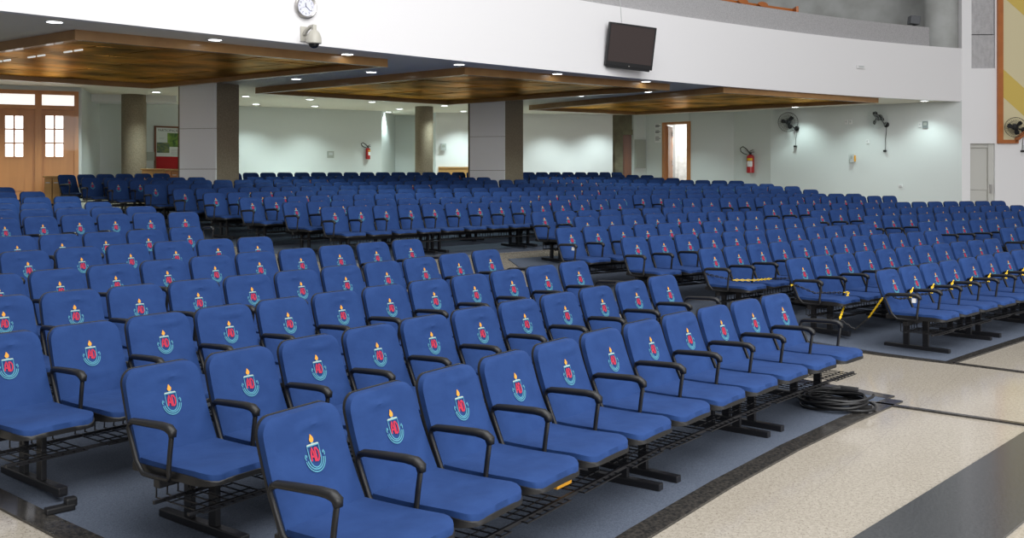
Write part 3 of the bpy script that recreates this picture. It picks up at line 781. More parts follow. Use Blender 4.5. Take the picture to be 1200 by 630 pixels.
# steel frames carrying the seats
FR = {}
def benches(key, n):
    if key == ('A', 0): return [5, 3, 3]
    if key[0] == 'C' and key[1] == 0: return [3, 3, 3, 2]
    out = []
    while n > 0:
        k = 4 if n >= 4 and n != 5 else (3 if n >= 3 else n)
        out.append(k); n -= k
    return out
idx = {(s['b'], s['r'], s['i']): s for s in ALL}
for key, q in ROWS.items():
    i0 = 0; fi = 0
    for n in benches(key, len(q)):
        ss = [idx.get((*key, i)) for i in range(i0, i0 + n)]; i0 += n
        ss = [s for s in ss if s]
        if not ss: continue
        m = len(ss); x = sum(s['p'][0] for s in ss) / m; y = sum(s['p'][1] for s in ss) / m
        a = math.atan2(ss[-1]['p'][1] - ss[0]['p'][1], ss[-1]['p'][0] - ss[0]['p'][0]) if m > 1 else ss[0]['a']
        first = fi == 0; last = ss[-1]['i'] == len(q) - 1; fk = (m, first, last)
        if fk not in FR: FR[fk] = [make_frame(m, .30 if first else .13, .30 if last else .13), False]
        isnear = any(id(s) in near for s in ss)
        z = fl(x, y)
        if any(math.hypot(x - c[0], y - c[1]) < c[2] + .5 for c in COLUMNS): continue
        if isnear:
            o = dup(FR[fk][0]) if FR[fk][1] else FR[fk][0]; FR[fk][1] = True
            o.location = (x, y, z); o.rotation_euler = (0, 0, a); o.scale = (min(1.04, max(.9, sp_of(ss[0]) / P)), 1, 1)
            o['label'] = 'black steel bench frame with wire basket, %s from left, %s row, %s' % (ORD[fi], ROWN[key[1]], SHORT[key[0]])
            o['category'] = 'seat frame'; o['group'] = 'seat frames of the %s' % SHORT[key[0]]
        else:
            far_add([c for c in FR[fk][0].children if c.name.startswith(('beam', 'leg'))], Matrix.Translation((x, y, z)) @ Matrix.Rotation(a, 4, 'Z'))
        fi += 1
for v_ in FR.values():
    if not v_[1]:
        for c in list(v_[0].children): bpy.data.objects.remove(c)
        bpy.data.objects.remove(v_[0])
if far_v:
    me = bpy.data.meshes.new('distant_seats'); me.from_pydata(far_v, [], far_f)
    for m_ in FM: me.materials.append(m_)
    me.polygons.foreach_set('material_index', far_m); me.shade_smooth(); me.set_sharp_from_angle(angle=math.radians(50))
    o = bpy.data.objects.new('distant_seats', me); COL.objects.link(o)
    tag(o, 'mass of distant blue seats in the rearmost rows under the balcony', 'seats', 'distant seats', 'stuff')
print('SEATS', len(ALL), len(near))
# white tag stickers on two armrests
for key in (('C', 0, 0), ('C', 4, 0)):
    o = SEATOBJ[key]; mb = MB(); mb.box((-.26, -.412, .575), (.034, .036, .045)); s_ = mb.build('tag_sticker', M['label_white'], o, origin=(0, 0, 0)); s_['label'] = 'small white tag on the armrest'

# ------------------------------------------------------------------ carpets and floor inlays
def patch(name, poly, m, dz, label, cat, kind=None):
    bm = bmesh.new(); vs = [bm.verts.new((x, y, 0)) for x, y in poly]; bm.faces.new(vs)
    bmesh.ops.triangulate(bm, faces=bm.faces[:])
    xs = [p[0] for p in poly]; ys = [p[1] for p in poly]
    for ax, lo, hi in ((0, min(xs), max(xs)), (1, min(ys), max(ys))):
        k = math.ceil(lo)
        while k < hi:
            co = [0, 0, 0]; no = [0, 0, 0]; co[ax] = k; no[ax] = 1
            bmesh.ops.bisect_plane(bm, geom=bm.verts[:] + bm.edges[:] + bm.faces[:], plane_co=co, plane_no=no); k += 1
    bmesh.ops.recalc_face_normals(bm, faces=bm.faces)
    for f in bm.faces:
        if f.normal.z < 0: f.normal_flip()
    ext = bmesh.ops.extrude_face_region(bm, geom=bm.faces[:])
    top = [g for g in ext['geom'] if isinstance(g, bmesh.types.BMVert)]; tops = set(top)
    for v in bm.verts: v.co.z = fl(v.co.x, v.co.y) + (dz if v in tops else -.01)
    bmesh.ops.recalc_face_normals(bm, faces=bm.faces)
    me = bpy.data.meshes.new(name); bm.to_mesh(me); bm.free(); me.materials.append(m)
    o = bpy.data.objects.new(name, me); COL.objects.link(o)
    tag(o, label, cat, None, kind); return o
def ends(blk, ri, side, back=0., fwd=0., out=.42):
    q = ROWS[blk, ri]; p, tg = q[0] if side == 0 else q[-1]; n = np.array((tg[1], -tg[0]))
    r = p + tg * (out if side else -out) + n * fwd - n * back; return (float(r[0]), float(r[1]))
def outline(blk, rows):
    front = []
    q = ROWS[blk, rows[0]]
    for p, tg in q: n = np.array((tg[1], -tg[0])); r = p + n * .79; front.append((float(r[0]), float(r[1])))
    front = [ends(blk, rows[0], 0, fwd=.79)] + front[1:-1:2] + [ends(blk, rows[0], 1, fwd=.79)]
    right = [ends(blk, r, 1) for r in rows[1:-1]] + [ends(blk, rows[-1], 1, back=.4)]
    left = [ends(blk, rows[-1], 0, back=.4)] + [ends(blk, r, 0) for r in rows[-2:0:-1]]
    return front, right, left
CARP = {}
for blk, rows, lab in (('A', [0, 2, 4, 7, 12], 'blue grey carpet under the near left seats'), ('C', [0, 2, 4, 6], 'blue grey carpet under the right block of seats'),
                       ('D', [0, 2, 5], 'blue grey carpet under the far right seats'), ('B', [0, 3, 6, 8], 'blue grey carpet under the rear seats')):
    f_, r_, l_ = outline(blk, rows)
    if blk == 'A': f_[0] = (-.40, 3.74); l_ = [l_[0], (-12.5, 13.5), (-9.6, 10.4), (-2.9, 5.55)]
    CARP[blk] = (f_, r_, l_)
    dz = {'A': .012, 'C': .012, 'D': .010, 'B': .008}[blk]
    struct(patch('floor', f_ + r_ + l_, M['carpet'], dz, None, None), lab, 'carpet')
def strip(name, pts, o0, o1, m, label):
    dense = []
    for a, b in zip(pts[:-1], pts[1:]):
        k = max(1, int(math.hypot(b[0] - a[0], b[1] - a[1]) / .6))
        dense += [(a[0] + (b[0] - a[0]) * i / k, a[1] + (b[1] - a[1]) * i / k) for i in range(k)]
    dense.append(pts[-1])
    mb = ribbon(dense, o0, o1, lambda p: fl(*p) - .02, lambda p: fl(*p) + .014)
    struct(mb.build(name, m), label, 'floor trim')
f_, r_, l_ = CARP['A']; strip('trim_5', f_, -.14, .0, M['black_granite'], 'black granite border in front of the near carpet')
strip('trim_6', [f_[-1]] + r_[:3], -.14, 0, M['black_granite'], 'black granite border along the aisle side of near carpet')
strip('trim_7', [f_[0]] + l_[::-1][:3], 0, .14, M['black_granite'], 'black granite border at the left end of near carpet')
f_, r_, l_ = CARP['C']; strip('trim_8', [l_[1]] + [l_[-1]] + f_, -.11, .0, M['black_granite'], 'black border of the right carpet')
def line(name, a, b, w, ext0, ext1, label, m='black_granite'):
    a = at_floor(*a); b = at_floor(*b); d = (b - a); d.z = 0; d.normalize(); p = a - d * ext0; q = b + d * ext1
    strip(name, [(p.x, p.y), (q.x, q.y)], -w / 2, w / 2, M[m], label)
line('trim_9', (1020, 472), (1199, 498), .05, 0, 4, 'thin dark line across the aisle floor')
line('trim_10', (1117, 426), (1199, 436.5), .05, 0, 5, 'thin dark line in front of the right carpet')
line('trim_11', (1091, 630), (1200, 552), .56, 4, 6, 'wide dark granite band across the floor', 'band_granite')
# ------------------------------------------------------------------ things on the walls
# television
w = fas_wall(738); c = w.px(727, 56, .02)
t = thing('television', 'dark flat television mounted on the white balcony front', 'television', c)
wd, ht = 1.20, .98; R = w.mtx(Vector((0, 0, 0))).to_3x3() @ Matrix.Rotation(math.radians(7), 3, 'X') @ Matrix.Rotation(math.radians(-20), 3, 'Y') @ Matrix.Rotation(math.radians(-1.5), 3, 'Z')
MM = Matrix.Translation(c + w.n * .30) @ R.to_4x4()
def loc(mb, fn):                       # build in a local frame then place
    m2 = MB(); fn(m2); mb.add([MM @ v for v in m2.v], m2.f, 0)
    mb.m[-len(m2.m):] = m2.m; return mb
def f(m): m.box((0, 0, 0), (wd, ht, .07), bev=.012); m.box((0, -ht / 2 - .015, .0), (wd * .9, .05, .06), bev=.01)
loc(MB(), f).build('bezel', M['plastic'], t)
def f(m): m.box((0, .03, .037), (wd - .09, ht - .15, .006))
loc(MB(), f).build('screen', M['screen'], t)
def f(m): m.box((0, -ht / 2 + .035, .037), (.03, .02, .006))
loc(MB(), f).build('badge', M['chrome'], t)
def f(m): m.box((0, 0, -.13), (.30, .3, .22)); m.box((0, 0, -.24), (.3, .5, .03))
loc(MB(), f).build('wall_bracket', M['steel'], t)
mb = MB(); a = w.px(728, 27, .02); b = w.px(724, -30, .012); mb.tube([a, (a + b) / 2, b], .006, 6); mb.build('cable', M['grey_light'], t)
# wall clock
w = fas_wall(358); c = w.px(357, 8, .01); r = .205
t = thing('wall_clock', 'round silver wall clock above the dome camera', 'clock', c); MM = w.mtx(c)
def f(m): m.lathe([(r, 0), (r + .008, .05), (r - .012, .066), (r - .040, .05), (r - .042, .03)], (0, 0, 0), n=48)
loc(MB(), f).build('rim', M['chrome'], t, smooth=math.radians(40))
def f(m): m.lathe([(r - .035, .02), (r - .035, .034)], (0, 0, 0), n=40)
loc(MB(), f).build('dial', M['clock_face'], t)
mb = MB()
for k in range(1, 13):
    a = PI / 2 - k * PI / 6; text_mesh(mb, str(k), .052, MM @ Matrix.Translation((.126 * math.cos(a), .126 * math.sin(a), .0352)))
mb.build('numerals', M['ink'], t, recalc=False)
for nm, ang, ln, wd_ in (('hour_hand', 100, .075, .012), ('minute_hand', -38, .125, .008), ('second_hand', 200, .12, .003)):
    def f(m):
        a = math.radians(ang); d = Vector((math.cos(a), math.sin(a), 0)); n = Vector((-d.y, d.x, 0)); z = Vector((0, 0, .038))
        m.box(z + d * (ln / 2 - .012), (ln, wd_, .003), mtx=Matrix.Rotation(a, 4, 'Z'))
    loc(MB(), f).build(nm, M['ink'], t)
# dome camera
w = fas_wall(362); c = w.px(355.5, 40, .0)
t = thing('dome_camera', 'beige dome security camera on bracket under the clock', 'security camera', c); MM = w.mtx(c)
def f(m):
    m.box((0, 0, .015), (.13, .26, .03), bev=.006); m.tube([(0, .0, .03), (.0, .055, .10), (0, .10, .22), (0, .105, .34)], [.04, .035, .032, .03], 10)
    m.box((0, .07, .34), (.07, .11, .07), bev=.012)
loc(MB(), f).build('bracket', M['beige_plastic'], t, smooth=math.radians(40))
def f(m): m.lathe([(.035, .10), (.06, .085), (.10, .04), (.125, -.03), (.132, -.10), (.132, -.135), (.10, -.145)], (0, -.06, .34), axis=(0, 1, 0), n=28)
loc(MB(), f).build('housing', M['beige_plastic'], t, smooth=math.radians(40))
def f(m): m.lathe([(.09, 0)] + [(.09 * math.cos(a), -.08 * math.sin(a)) for a in [PI / 2 * i / 8 for i in range(1, 8)]] + [(.004, -.081)], (0, -.20, .34), axis=(0, 1, 0), n=24)
loc(MB(), f).build('dome', M['glass_dark'], t, smooth=True)
# fans
def wall_fan(label, w, u, v, hu, hv, R_, cage, cordlen, spin, facing):
    """(u,v): wall plate; (hu,hv) hub centre a little out from the wall"""
    c = w.px(u, v, 0); t = thing('wall_fan', label, 'wall fan', c, 'wall fans')
    h = w.px(hu, hv, 0) + w.n * .34
    y = h.y; kx = (hu - 600) / F; h = Vector((kx * y, y, HC - (hv - HZ) * y / F))
    ax = Vector(facing).normalized()
    mb = MB(); mb.lathe([(.085, 0), (.085, .03), (.05, .05)], c, axis=w.n, n=20); mb.tube([c + w.n * .04, c + w.n * .14 + Vector((0, 0, -.02)), h - ax * .20 + Vector((0, 0, -.04))], .022, 8); mb.build('bracket', M['plastic'], t, smooth=math.radians(40))
    mb = MB(); mb.lathe([(.04, -.24), (.085, -.20), (.10, -.12), (.095, -.06), (.05, -.04)], h, axis=ax, n=20); mb.build('motor', M['plastic'], t, smooth=math.radians(40))
    q = Vector((0, 0, 1)).rotation_difference(ax)
    mb = MB(); mb.lathe([(.045, -.03), (.045, .02), (.02, .035)], h, axis=ax, n=16)
    for k in range(3):
        a0 = spin + k * 2 * PI / 3; vs = []
        for side in (-.003, .003):
            for r_, wd2, tw in ((.04, .05, .03), (.12, .11, .035), (.19, .14, .03), (.235, .09, .02)):
                for e in (-1, 1):
                    a = a0 + e * wd2 / max(r_, .06) * .5; vs.append(h + q @ Vector((r_ * math.cos(a), r_ * math.sin(a), e * tw + side)))
        fs = []
        for s0 in (0, 8):
            for i in range(3): fs.append((s0 + 2 * i, s0 + 2 * i + 1, s0 + 2 * i + 3, s0 + 2 * i + 2))
        for i in range(3):
            for e in (0, 1): fs.append((2 * i + e, 2 * i + 2 + e, 8 + 2 * i + 2 + e, 8 + 2 * i + e))
        fs += [(0, 1, 9, 8), (6, 7, 15, 14)]
        mb.add(vs, fs)
    mb.build('blades', M['plastic'], t)
    mb = MB()
    for rr, zz in ((R_, 0), (R_ * .97, .06), (R_ * .97, -.06), (R_ * .72, .09), (R_ * .42, .10), (R_ * .15, .105), (R_ * .6, -.09)):
        mb.tube([h + q @ Vector((rr * math.cos(a), rr * math.sin(a), zz)) for a in [2 * PI * i / 32 for i in range(32)]], .0035, 4, closed=True)
    for k in range(30):
        a = 2 * PI * k / 30; cs, sn = math.cos(a), math.sin(a)
        mb.tube([h + q @ Vector((rr * cs, rr * sn, zz)) for rr, zz in ((R_ * .12, .105), (R_ * .45, .10), (R_ * .75, .088), (R_ * .97, .06), (R_, 0), (R_ * .97, -.06), (R_ * .6, -.09), (R_ * .3, -.09))], .0022, 4, caps=False)
    mb.build('cage', M[cage], t, smooth=True)
    mb = MB(); e = c + Vector((0, 0, -cordlen)); mb.tube([c + w.n * .02, c + w.n * .02 + Vector((0, 0, -.2)) , c + w.n * .03 - w.d * .03 + Vector((0, 0, -cordlen * .6)), e + w.n * .02 - w.d * .04], .008, 6); mb.build('cord', M['plastic'], t)
    mb = MB(); mb.box(e + w.n * .03 - w.d * .04, (.09, .06, .13), mtx=w.mtx(Vector((0, 0, 0))), bev=.01); mb.build('switch', M['plastic'], t)
wall_fan('black wall fan nearest the red fire extinguisher', WR, 934, 150.5, 923.5, 143, .33, 'steel', .60, .5, (-.35, -.9, -.12))
wall_fan('wall fan with pale shiny cage, middle of the three', WR, 1039, 146, 1028, 138.5, .33, 'wire_clear', .84, 1.0, (-.75, -.6, -.25))
wall_fan('black wall fan below the orange framed panel', RW, 1199, 152, 1190, 149, .30, 'steel', .65, .4, (-.35, -.9, -.1))
# extinguishers
def extinguisher(label, w, u, vtop, vbot, sc):
    global MM
    c = w.px(u, vbot, 0.1); zt_ = w.z_at(u, vtop); H_ = zt_ - c.z; r = H_ * .135
    t = thing('fire_extinguisher', label, 'fire extinguisher', c, 'fire extinguishers'); MM = w.mtx(c)
    y = H_ * .66
    def f(m): m.lathe([(r * .9, 0), (r, .015), (r, y * .86), (r * .85, y * .94), (r * .35, y)], (0, 0, 0), axis=(0, 1, 0), n=24)
    loc(MB(), f).build('cylinder', M['red'], t, smooth=math.radians(40))
    def f(m): m.lathe([(r * .3, y), (r * .3, y * 1.1)], (0, 0, 0), axis=(0, 1, 0), n=12); m.box((r * .5, y * 1.13, 0), (r * 1.4, .02, .03)); m.box((r * .4, y * 1.22, 0), (r * 1.3, .018, .03), mtx=Matrix.Rotation(.35, 4, 'Z'))
    loc(MB(), f).build('valve_handle', M['steel'], t)
    def f(m): m.tube([(0, y * 1.05, .02), (-r * 1.2, y * 1.32, .02), (-r * 2.4, y * 1.45, .02), (-r * 3.2, y * 1.36, .03), (-r * 2.9, y * 1.18, .05), (-r * 1.8, y * 1.05, .05), (-r * .8, y * 1.0, .06)], .016, 8)
    loc(MB(), f).build('hose', M['plastic'], t, smooth=True)
    def lab(m, y0, y1, mi=0):
        n_ = 8; vs = []
        for k in range(n_ + 1):
            a = -.25 + 1.5 * k / n_; vs += [(r * 1.012 * math.sin(a), y0, r * 1.012 * math.cos(a)), (r * 1.012 * math.sin(a), y1, r * 1.012 * math.cos(a))]
        m.add(vs, [(2 * k, 2 * k + 1, 2 * k + 3, 2 * k + 2) for k in range(n_)], mi)
    def f(m): lab(m, y * .34, y * .64)
    loc(MB(), f).build('paper_label', M['label_white'], t, recalc=False)
    def f(m): lab(m, y * .68, y * .80)
    loc(MB(), f).build('yellow_label', M['yellow'], t, recalc=False)
    mb = MB(); w.box(mb, w.s_at(u) - .05, w.s_at(u) + .05, c.z + y * .8, c.z + y * .95, 0, .05); mb.build('wall_hook', M['steel'], t)
extinguisher('red fire extinguisher with white label on the right wall corner', WC, 881.5, 170, 202.5, 1)
extinguisher('red fire extinguisher on back wall left of the bright alcove', W2, 430, 166.5, 186.5, 1)
# bulletin board
mb = MB(); wu = W1b if False else W1
t = thing('bulletin_board', 'bulletin board with photographs above red cloth beside the column', 'bulletin board', W1.px(200, 197, .03))
s0, s1 = W1.s_at(180.5), W1.L + .55; zT2, zM, zB = W1.z_at(190, 149.5), W1.z_at(190, 183.3), W1.z_at(190, 197.5)
s1 = min(s1, W1.s_at(209.5))
W1.box(mb, s0, s0 + .05, zB, zT2 + .04, 0, .05); W1.box(mb, s0, s1, zT2, zT2 + .05, 0, .05); W1.box(mb, s1 - .04, s1, zB, zT2 + .04, 0, .05); W1.box(mb, s0, s1, zB - .04, zB, 0, .05); mb.build('frame', M['wood_dark'], t)
mb = MB(); W1.box(mb, s0 + .05, s1 - .04, zM, zT2, 0, .025); mb.build('paper', M['paper'], t)
mb = MB(); W1.box(mb, s0 + .05, s1 - .04, zB, zM, 0, .028); mb.build('red_cloth', M['red_cloth'], t)
mb = MB(); W1.rect(mb, 195.8, 208.5, 156, 172, .025, .032); mb.build('photograph', M['photo_green'], t)
mb = MB(); W1.rect(mb, 183.3, 198, 167, 179, .025, .034); mb.build('photograph', M['photo_blue'], t)
mb = MB(); text_mesh(mb, 'PARTICIPAÇÃO', .105, W1.mtx(W1.px(198, 153, .027))); mb.build('lettering', M['ink'], t, recalc=False)
mb = MB()
for q in range(5): W1.rect(mb, 200, 208, 175 + q * 1.5, 175.6 + q * 1.5, .025, .028)
W1.rect(mb, 186, 192, 161.6, 162.4, .025, .028); mb.build('small_print', M['grey_light'], t)
# grey box left of board, cabinets
mb = MB(); W1.rect(mb, 170.5, 179.5, 178, 188, 0, .10); tag(mb.build('wall_box', M['grey']), 'grey metal box left of the bulletin board', 'wall box')
def cabinet(label, u0, u1, vt, Y, dep, m):
    a = at_depth(u0, vt, Y); b = at_depth(u1, vt, Y); z0 = fl(a.x, Y); zt_ = a.z
    t = thing('cabinet', label, 'cabinet', ((a.x + b.x) / 2, Y + dep / 2, z0))
    mb = MB(); mb.box(((a.x + b.x) / 2, Y + dep / 2 + .02, (z0 + zt_ - .04) / 2), (b.x - a.x, dep - .04, zt_ - .04 - z0)); mb.build('body', m, t)
    mb = MB(); mb.box(((a.x + b.x) / 2, Y + dep / 2, zt_ - .02), (b.x - a.x + .05, dep + .04, .04), bev=.006); mb.build('top', M['wood_light'], t)
    n_ = 2
    for k in range(n_):
        x0 = a.x + (b.x - a.x) * k / n_; x1 = a.x + (b.x - a.x) * (k + 1) / n_
        mb = MB(); mb.box(((x0 + x1) / 2, Y, (z0 + zt_) / 2), (x1 - x0 - .02, .03, zt_ - z0 - .12), bev=.004); dd = mb.build('door', m, t)
        mb = MB(); mb.box(((x0 + x1) / 2, Y - .025, zt_ - .16), (.10, .02, .02)); mb.build('handle', M['chrome'], dd)
cabinet('pale wooden cabinet under the bulletin board', 166, 193, 197.5, 26.6, .5, M['wood_light'])
cabinet('low light wooden counter beside the entrance doors', 52, 71, 206, 22.9, .5, M['wood_light'])
cabinet('darker wooden cabinet left of the left column', 193.5, 208.5, 198, 26.3, .5, M['wood'])
# panel, signs and small boxes
mb = MB(); W4.rect(mb, 743.5, 756, 163.5, 197, 0, .05); o = mb.build('electrical_panel', M['grey']); tag(o, 'grey electrical panel left of the open doorway', 'electrical panel')
mb = MB(); W4.rect(mb, 744.5, 755, 165, 195.5, .05, .06); mb.build('panel_door', M['grey'], o)
for k, (v0, v1, lab) in enumerate(((145, 150.5, 'white printed notice on wall left of doorway, topmost of three'), (151.5, 157.5, 'white printed notice on wall left of doorway, middle of three'), (158.5, 167, 'white printed notice on wall left of doorway, lowest of three'))):
    mb = MB(); W5.rect(mb, 767.5, 775, v0, v1, .0, .012); o = mb.build('notice', M['label_white']); tag(o, lab, 'notice', 'notices beside the doorway')
    mb = MB()
    for q in range(3): 
        dv = (v1 - v0) / 5; W5.rect(mb, 768.3, 774.2 if q % 2 else 772.5, v0 + dv * (q + 1), v0 + dv * (q + 1) + .7, .012, .015)
    mb.build('small_print', M['ink'], o)
def wbox(name, label, cat, w, u0, u1, v0, v1, dep, m, face=None):
    mb = MB(); w.rect(mb, u0, u1, v0, v1, 0, dep); o = mb.build(name, M[m]); tag(o, label, cat)
    if face:
        mb = MB(); f0, f1, g0, g1 = u0 + (u1 - u0) * .2, u0 + (u1 - u0) * .8, v0 + (v1 - v0) * .2, v0 + (v1 - v0) * .6
        w.rect(mb, f0, f1, g0, g1, dep, dep + .01); mb.build('front_plate', M[face], o)
wbox('wall_plate', 'grey square plate on back wall left of the extinguisher', 'wall plate', W2, 383.5, 391, 177, 185, .03, 'grey', 'grey_light')
wbox('soap_dispenser', 'white dispenser on back wall above the wainscot', 'dispenser', W3, 516.5, 522.5, 168, 176, .12, 'grey_light', 'grey')
wbox('hand_dispenser', 'white and orange dispenser on the right wall below the fans', 'dispenser', WR, 997.5, 1001.5, 180.5, 190, .12, 'grey_light', 'grey')
mb = MB(); WR.rect(mb, 1001.6, 1003, 182, 189, 0, .06); tag(mb.build('cup_holder', M['orange']), 'orange holder beside the dispenser on right wall', 'holder')
wbox('switch_box', 'dark grey square box on right wall near the pillar', 'switch box', WR, 1081.5, 1087.5, 142, 150, .05, 'steel_grey', 'grey')
wbox('wall_socket', 'white socket left of the dark grey box on right wall', 'socket', WR, 1076.5, 1080, 143.5, 149, .03, 'label_white', 'grey_light')
wbox('wall_socket', 'small white socket low on the right wall near the pillar', 'socket', WR, 1053, 1057.5, 216, 219, .03, 'label_white', 'grey_light')
wbox('wall_socket', 'white double plate between the two fans, left one', 'socket', WR, 990.5, 993.5, 140.5, 145.5, .03, 'label_white', 'grey_light')
wbox('wall_socket', 'white double plate between the two fans, right one', 'socket', WR, 995.5, 998.5, 140.5, 145.5, .03, 'label_white', 'grey_light')
wbox('wall_socket', 'white plate under the double plates, left of middle fan cord', 'socket', WR, 1015, 1018.5, 163.5, 168, .03, 'label_white', 'grey_light')
wf = fas_wall(1008); wbox('wall_socket', 'small double plate on the white balcony front', 'socket', wf, 1003.5, 1013, 76.5, 80.5, .03, 'label_white', 'grey_light')
wbox('wall_notice', 'small framed notice on side wall under the third fan', 'notice', RW, 1197, 1203, 167, 182, .02, 'label_white', 'grey_light')
# pew on the balcony
yb = [p for p in FAS if 4.6 < p[0] < 8.6]
rail = [(x, y) for x, y in yb]
t = thing('wooden_pew', 'orange wooden pew behind the balcony parapet', 'pew', (rail[-1][0], rail[-1][1] + .9, 5.0))
mb = MB(); ribbon(rail, .78, .84, 6.42, 6.62, mb); mb.build('top_rail', M['frame_orange'], t)
mb = MB(); ribbon(rail, .80, .83, 5.25, 6.42, mb); mb.build('back_panel', M['frame_orange'], t)
mb = MB(); ribbon(rail, .86, 1.25, 5.40, 5.46, mb); mb.build('bench_seat', M['frame_orange'], t)
mb = MB(); e = rail[-1]; mb.box((e[0] - .5, e[1] + .55, 5.7), (.07, .5, 1.9), bev=.01); mb.build('end_panel', M['frame_orange'], t)
for k in range(4):
    i = 2 + k; 
    if i >= len(rail): break
    x, y = rail[-1 - i // 1] if i < len(rail) else rail[0]
    mb = MB(); mb.lathe([(.20, -.02), (.20, .02)], (x - .35 * 0 - .3, y + .62, 6.56), axis=(.6, -.8, 0), n=24); mb.v = [Vector((q.x, q.y, 6.60 + (q.z - 6.56) * .35)) for q in mb.v]; mb.build('backrest_hump', M['frame_orange'], t)
bf = MB(); ribbon([(p[0], p[1]) for p in FAS], .33, 8, 4.6, 4.72, bf)
p = at_depth(1071, 24, 30.6); mb = MB(); mb.box((p.x, p.y, p.z), (.30, .3, .26), mtx=Matrix.Rotation(.12, 4, 'Y'), bev=.02); o = mb.build('loudspeaker', mat('dark_grey_case', (.12, .125, .135), .6))
mb = MB(); mb.box((p.x, p.y, (p.z + 4.72) / 2), (.06, .06, p.z - 4.72)); mb.build('stand', M['steel'], o); tag(o, 'small dark grey box behind the end of the granite parapet', 'box')
mb = MB(); 
struct(bf.build('floor_balcony', M['concrete']), 'balcony floor slab', 'floor')
# ------------------------------------------------------------------ cable coil, chain, small things
c = at_floor(979, 478); t = MB(); random.seed(3); pts = []
N = 34 * 9
for i in range(N):
    a = 2 * PI * i / 34; lp = i / 34
    rr = .24 + .035 * math.sin(lp * 2.3) + .018 * math.sin(a * 2 + lp * 3); ry = rr * .92
    pts.append((c.x + .0 + rr * math.cos(a) + .02 * math.sin(lp * 1.7), c.y + ry * math.sin(a) + .02 * math.cos(lp * 2.1), .028 + .0092 * lp + .006 * math.sin(3 * a + lp)))
t.tube(pts, .0105, 6)
o = t.build('cable_coil', M['plastic'], smooth=True); tag(o, 'coil of black cable lying on the floor at the carpet corner', 'cable')
mb = MB(); q = at_floor(972, 463); mb.tube([(q.x, q.y, .05), (q.x + .10, q.y + .03, .06), (q.x + .24, q.y - .02, .05)], .022, 8); mb.box((q.x - .04, q.y, .05), (.09, .05, .05)); mb.build('plug', M['plastic'], o)
mb = MB(); mb.box((q.x - .12, q.y, .045), (.07, .05, .03)); mb.build('connector', M['label_white'], o)
mb = MB(); q = at_floor(1016, 480); mb.add([(q.x - .14, q.y - .05, .02), (q.x + .05, q.y + .02, .012), (q.x - .12, q.y + .07, .02), (q.x - .14, q.y - .05, .05), (q.x + .05, q.y + .02, .03), (q.x - .12, q.y + .07, .05)], [(0, 1, 2), (3, 4, 5), (0, 1, 4, 3), (1, 2, 5, 4), (2, 0, 3, 5)]); mb.build('cable_end', M['plastic'], o)
mb = MB(); q = at_floor(70, 602); mb.box((q.x, q.y, q.z + .03), (.15, .055, .035), mtx=Matrix.Rotation(.75, 4, 'Z'), bev=.008); mb.box((q.x + .04, q.y + .04, q.z + .055), (.06, .055, .05), mtx=Matrix.Rotation(.75, 4, 'Z'), bev=.01)
tag(mb.build('foot_cap', M['plastic']), 'black end cap lying on carpet at the left end of third row', 'end cap')
# orange folder in the basket under the fourth seat of the front row
s = idx['A', 0, 3]; Ms = seat_mtx(s); mb = MB(); mb.box((-.17, -.40, .262), (.14, .22, .06), bev=.004); mb2 = MB(); mb2.add([Ms @ v for v in mb.v], mb.f)
tag(mb2.build('folder', M['orange']), 'orange folder lying in the wire basket of the near front row', 'folder')
p = at_floor(797, 209, .87); mb = MB(); mb.add([(p.x - .12, p.y, p.z - .05), (p.x, p.y - .05, p.z + .12), (p.x + .16, p.y, p.z), (p.x + .05, p.y + .10, p.z + .02), (p.x - .02, p.y + .03, p.z - .10)], [(0, 1, 3), (1, 2, 3), (0, 3, 4), (2, 3, 4), (0, 1, 4), (1, 2, 4)])
tag(mb.build('paper_sheet', M['label_white']), 'white crumpled sheet on a seat back below the open doorway', 'paper')
# yellow and black barrier chain
def lp(key, x, y, z): 
    return seat_mtx(idx[key]) @ Vector((x, y, z))
ctrl = [(lp(('C', 2, 0), -.26, -.09, .56), 0), (lp(('C', 2, 0), .05, -.30, .47), 0), (lp(('C', 2, 0), .24, -.50, .47), 1), (lp(('C', 2, 1), .0, -.55, .47), 1), (lp(('C', 2, 1), .28, -.60, .46), 0), (lp(('C', 2, 2), .20, -.66, .465), 0), (lp(('C', 2, 3), .0, -.66, .47), 1), (lp(('C', 1, 0), -.30, -.10, .56), 1),
        (lp(('C', 1, 0), -.24, -.09, .57), 1), (lp(('C', 1, 0), -.12, -.30, .475), 0), (lp(('C', 1, 0), .20, -.47, .472), 0), (lp(('C', 1, 0), .27, -.50, .47), 1), (at_depth(984, 374, 10.75), 1), (at_depth(1002, 386, 10.7), 0), (at_depth(1018, 372, 10.65), 0), (lp(('C', 0, 0), -.28, -.08, .57), 1)]
for k in range(0, 9):
    ctrl += [(lp(('C', 0, k), -.20, -.14, .60), 0), (lp(('C', 0, k), -.13, -.18, .56), 0), (lp(('C', 0, k), .08, -.22, .555), 0), (lp(('C', 0, k), .20, -.17, .60), 1), (lp(('C', 0, k), .262, -.17, .644), 1)]
mb = MB()
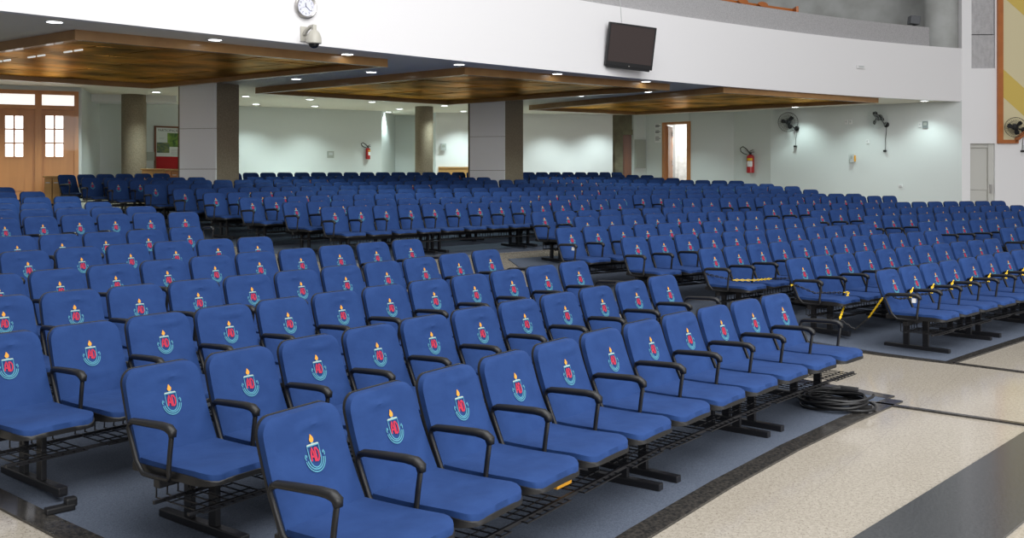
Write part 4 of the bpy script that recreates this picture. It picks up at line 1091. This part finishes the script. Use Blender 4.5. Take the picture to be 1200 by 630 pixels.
for (a, ca), (b, cb) in zip(ctrl[:-1], ctrl[1:]):
    L_ = (b - a).length; n_ = max(1, int(L_ / .031)); d = (b - a) / n_
    for i in range(n_):
        p = a + d * (i + .5); e = d.normalized(); up = Vector((0, 0, 1)) if i % 2 else e.cross(Vector((0, 0, 1)))
        if up.length < .1: up = Vector((1, 0, 0))
        up.normalize()
        mb.tube([p + e * .021 * math.cos(t_) + up * .010 * math.sin(t_) for t_ in [2 * PI * k / 8 for k in range(8)]], .005, 5, mi=cb, closed=True)
tag(mb.build('barrier_chain', [M['plastic'], M['yellow']]), 'yellow and black plastic chain looped across the front seats of right block', 'chain')
# ------------------------------------------------------------------ light and camera
wd_ = bpy.data.worlds.new('hall'); SC.world = wd_; wd_.use_nodes = True
bg = wd_.node_tree.nodes['Background']; bg.inputs[0].default_value = (.97, .98, 1, 1); bg.inputs[1].default_value = .36
def area(name, locn, tgt, sx, sy, e, col=(1, 1, 1)):
    l = bpy.data.lights.new(name, 'AREA'); l.shape = 'RECTANGLE'; l.size = sx; l.size_y = sy; l.energy = e; l.color = col
    o = bpy.data.objects.new(name, l); COL.objects.link(o); o.location = locn
    o.rotation_euler = (Vector(tgt) - Vector(locn)).to_track_quat('-Z', 'Y').to_euler(); return o
area('nave_ceiling_lights', (5, 5, 12), (3, 10, 0), 16, 14, 3200)
area('front_windows', (9, -8, 6.5), (1, 12, 1.5), 12, 6, 2100)
area('stage_floodlight', (9, 3, .4), (-1, 18, 4), 8, 5, 420)  # added fill for floor bounce onto the balcony ceiling; no real lamp
area('daylight_outside_door', (6.6, 37.4, 3.9), (6.6, 38.6, 2.0), 1.5, 1.0, 160)
cam = bpy.data.cameras.new('camera'); co = bpy.data.objects.new('camera', cam); COL.objects.link(co); SC.camera = co
cam.sensor_width = 36; cam.lens = F / 1200 * 36; cam.shift_x = 0; cam.shift_y = -(315 - HZ) / 1200
co.location = (0, 0, HC); co.rotation_euler = (PI / 2, 0, 0); cam.clip_end = 200; cam.clip_start = .05
SC.view_settings.view_transform = 'Standard'; SC.view_settings.look = 'None'; SC.view_settings.gamma = 1; SC.view_settings.exposure = 0
SC.view_settings.use_curve_mapping = False
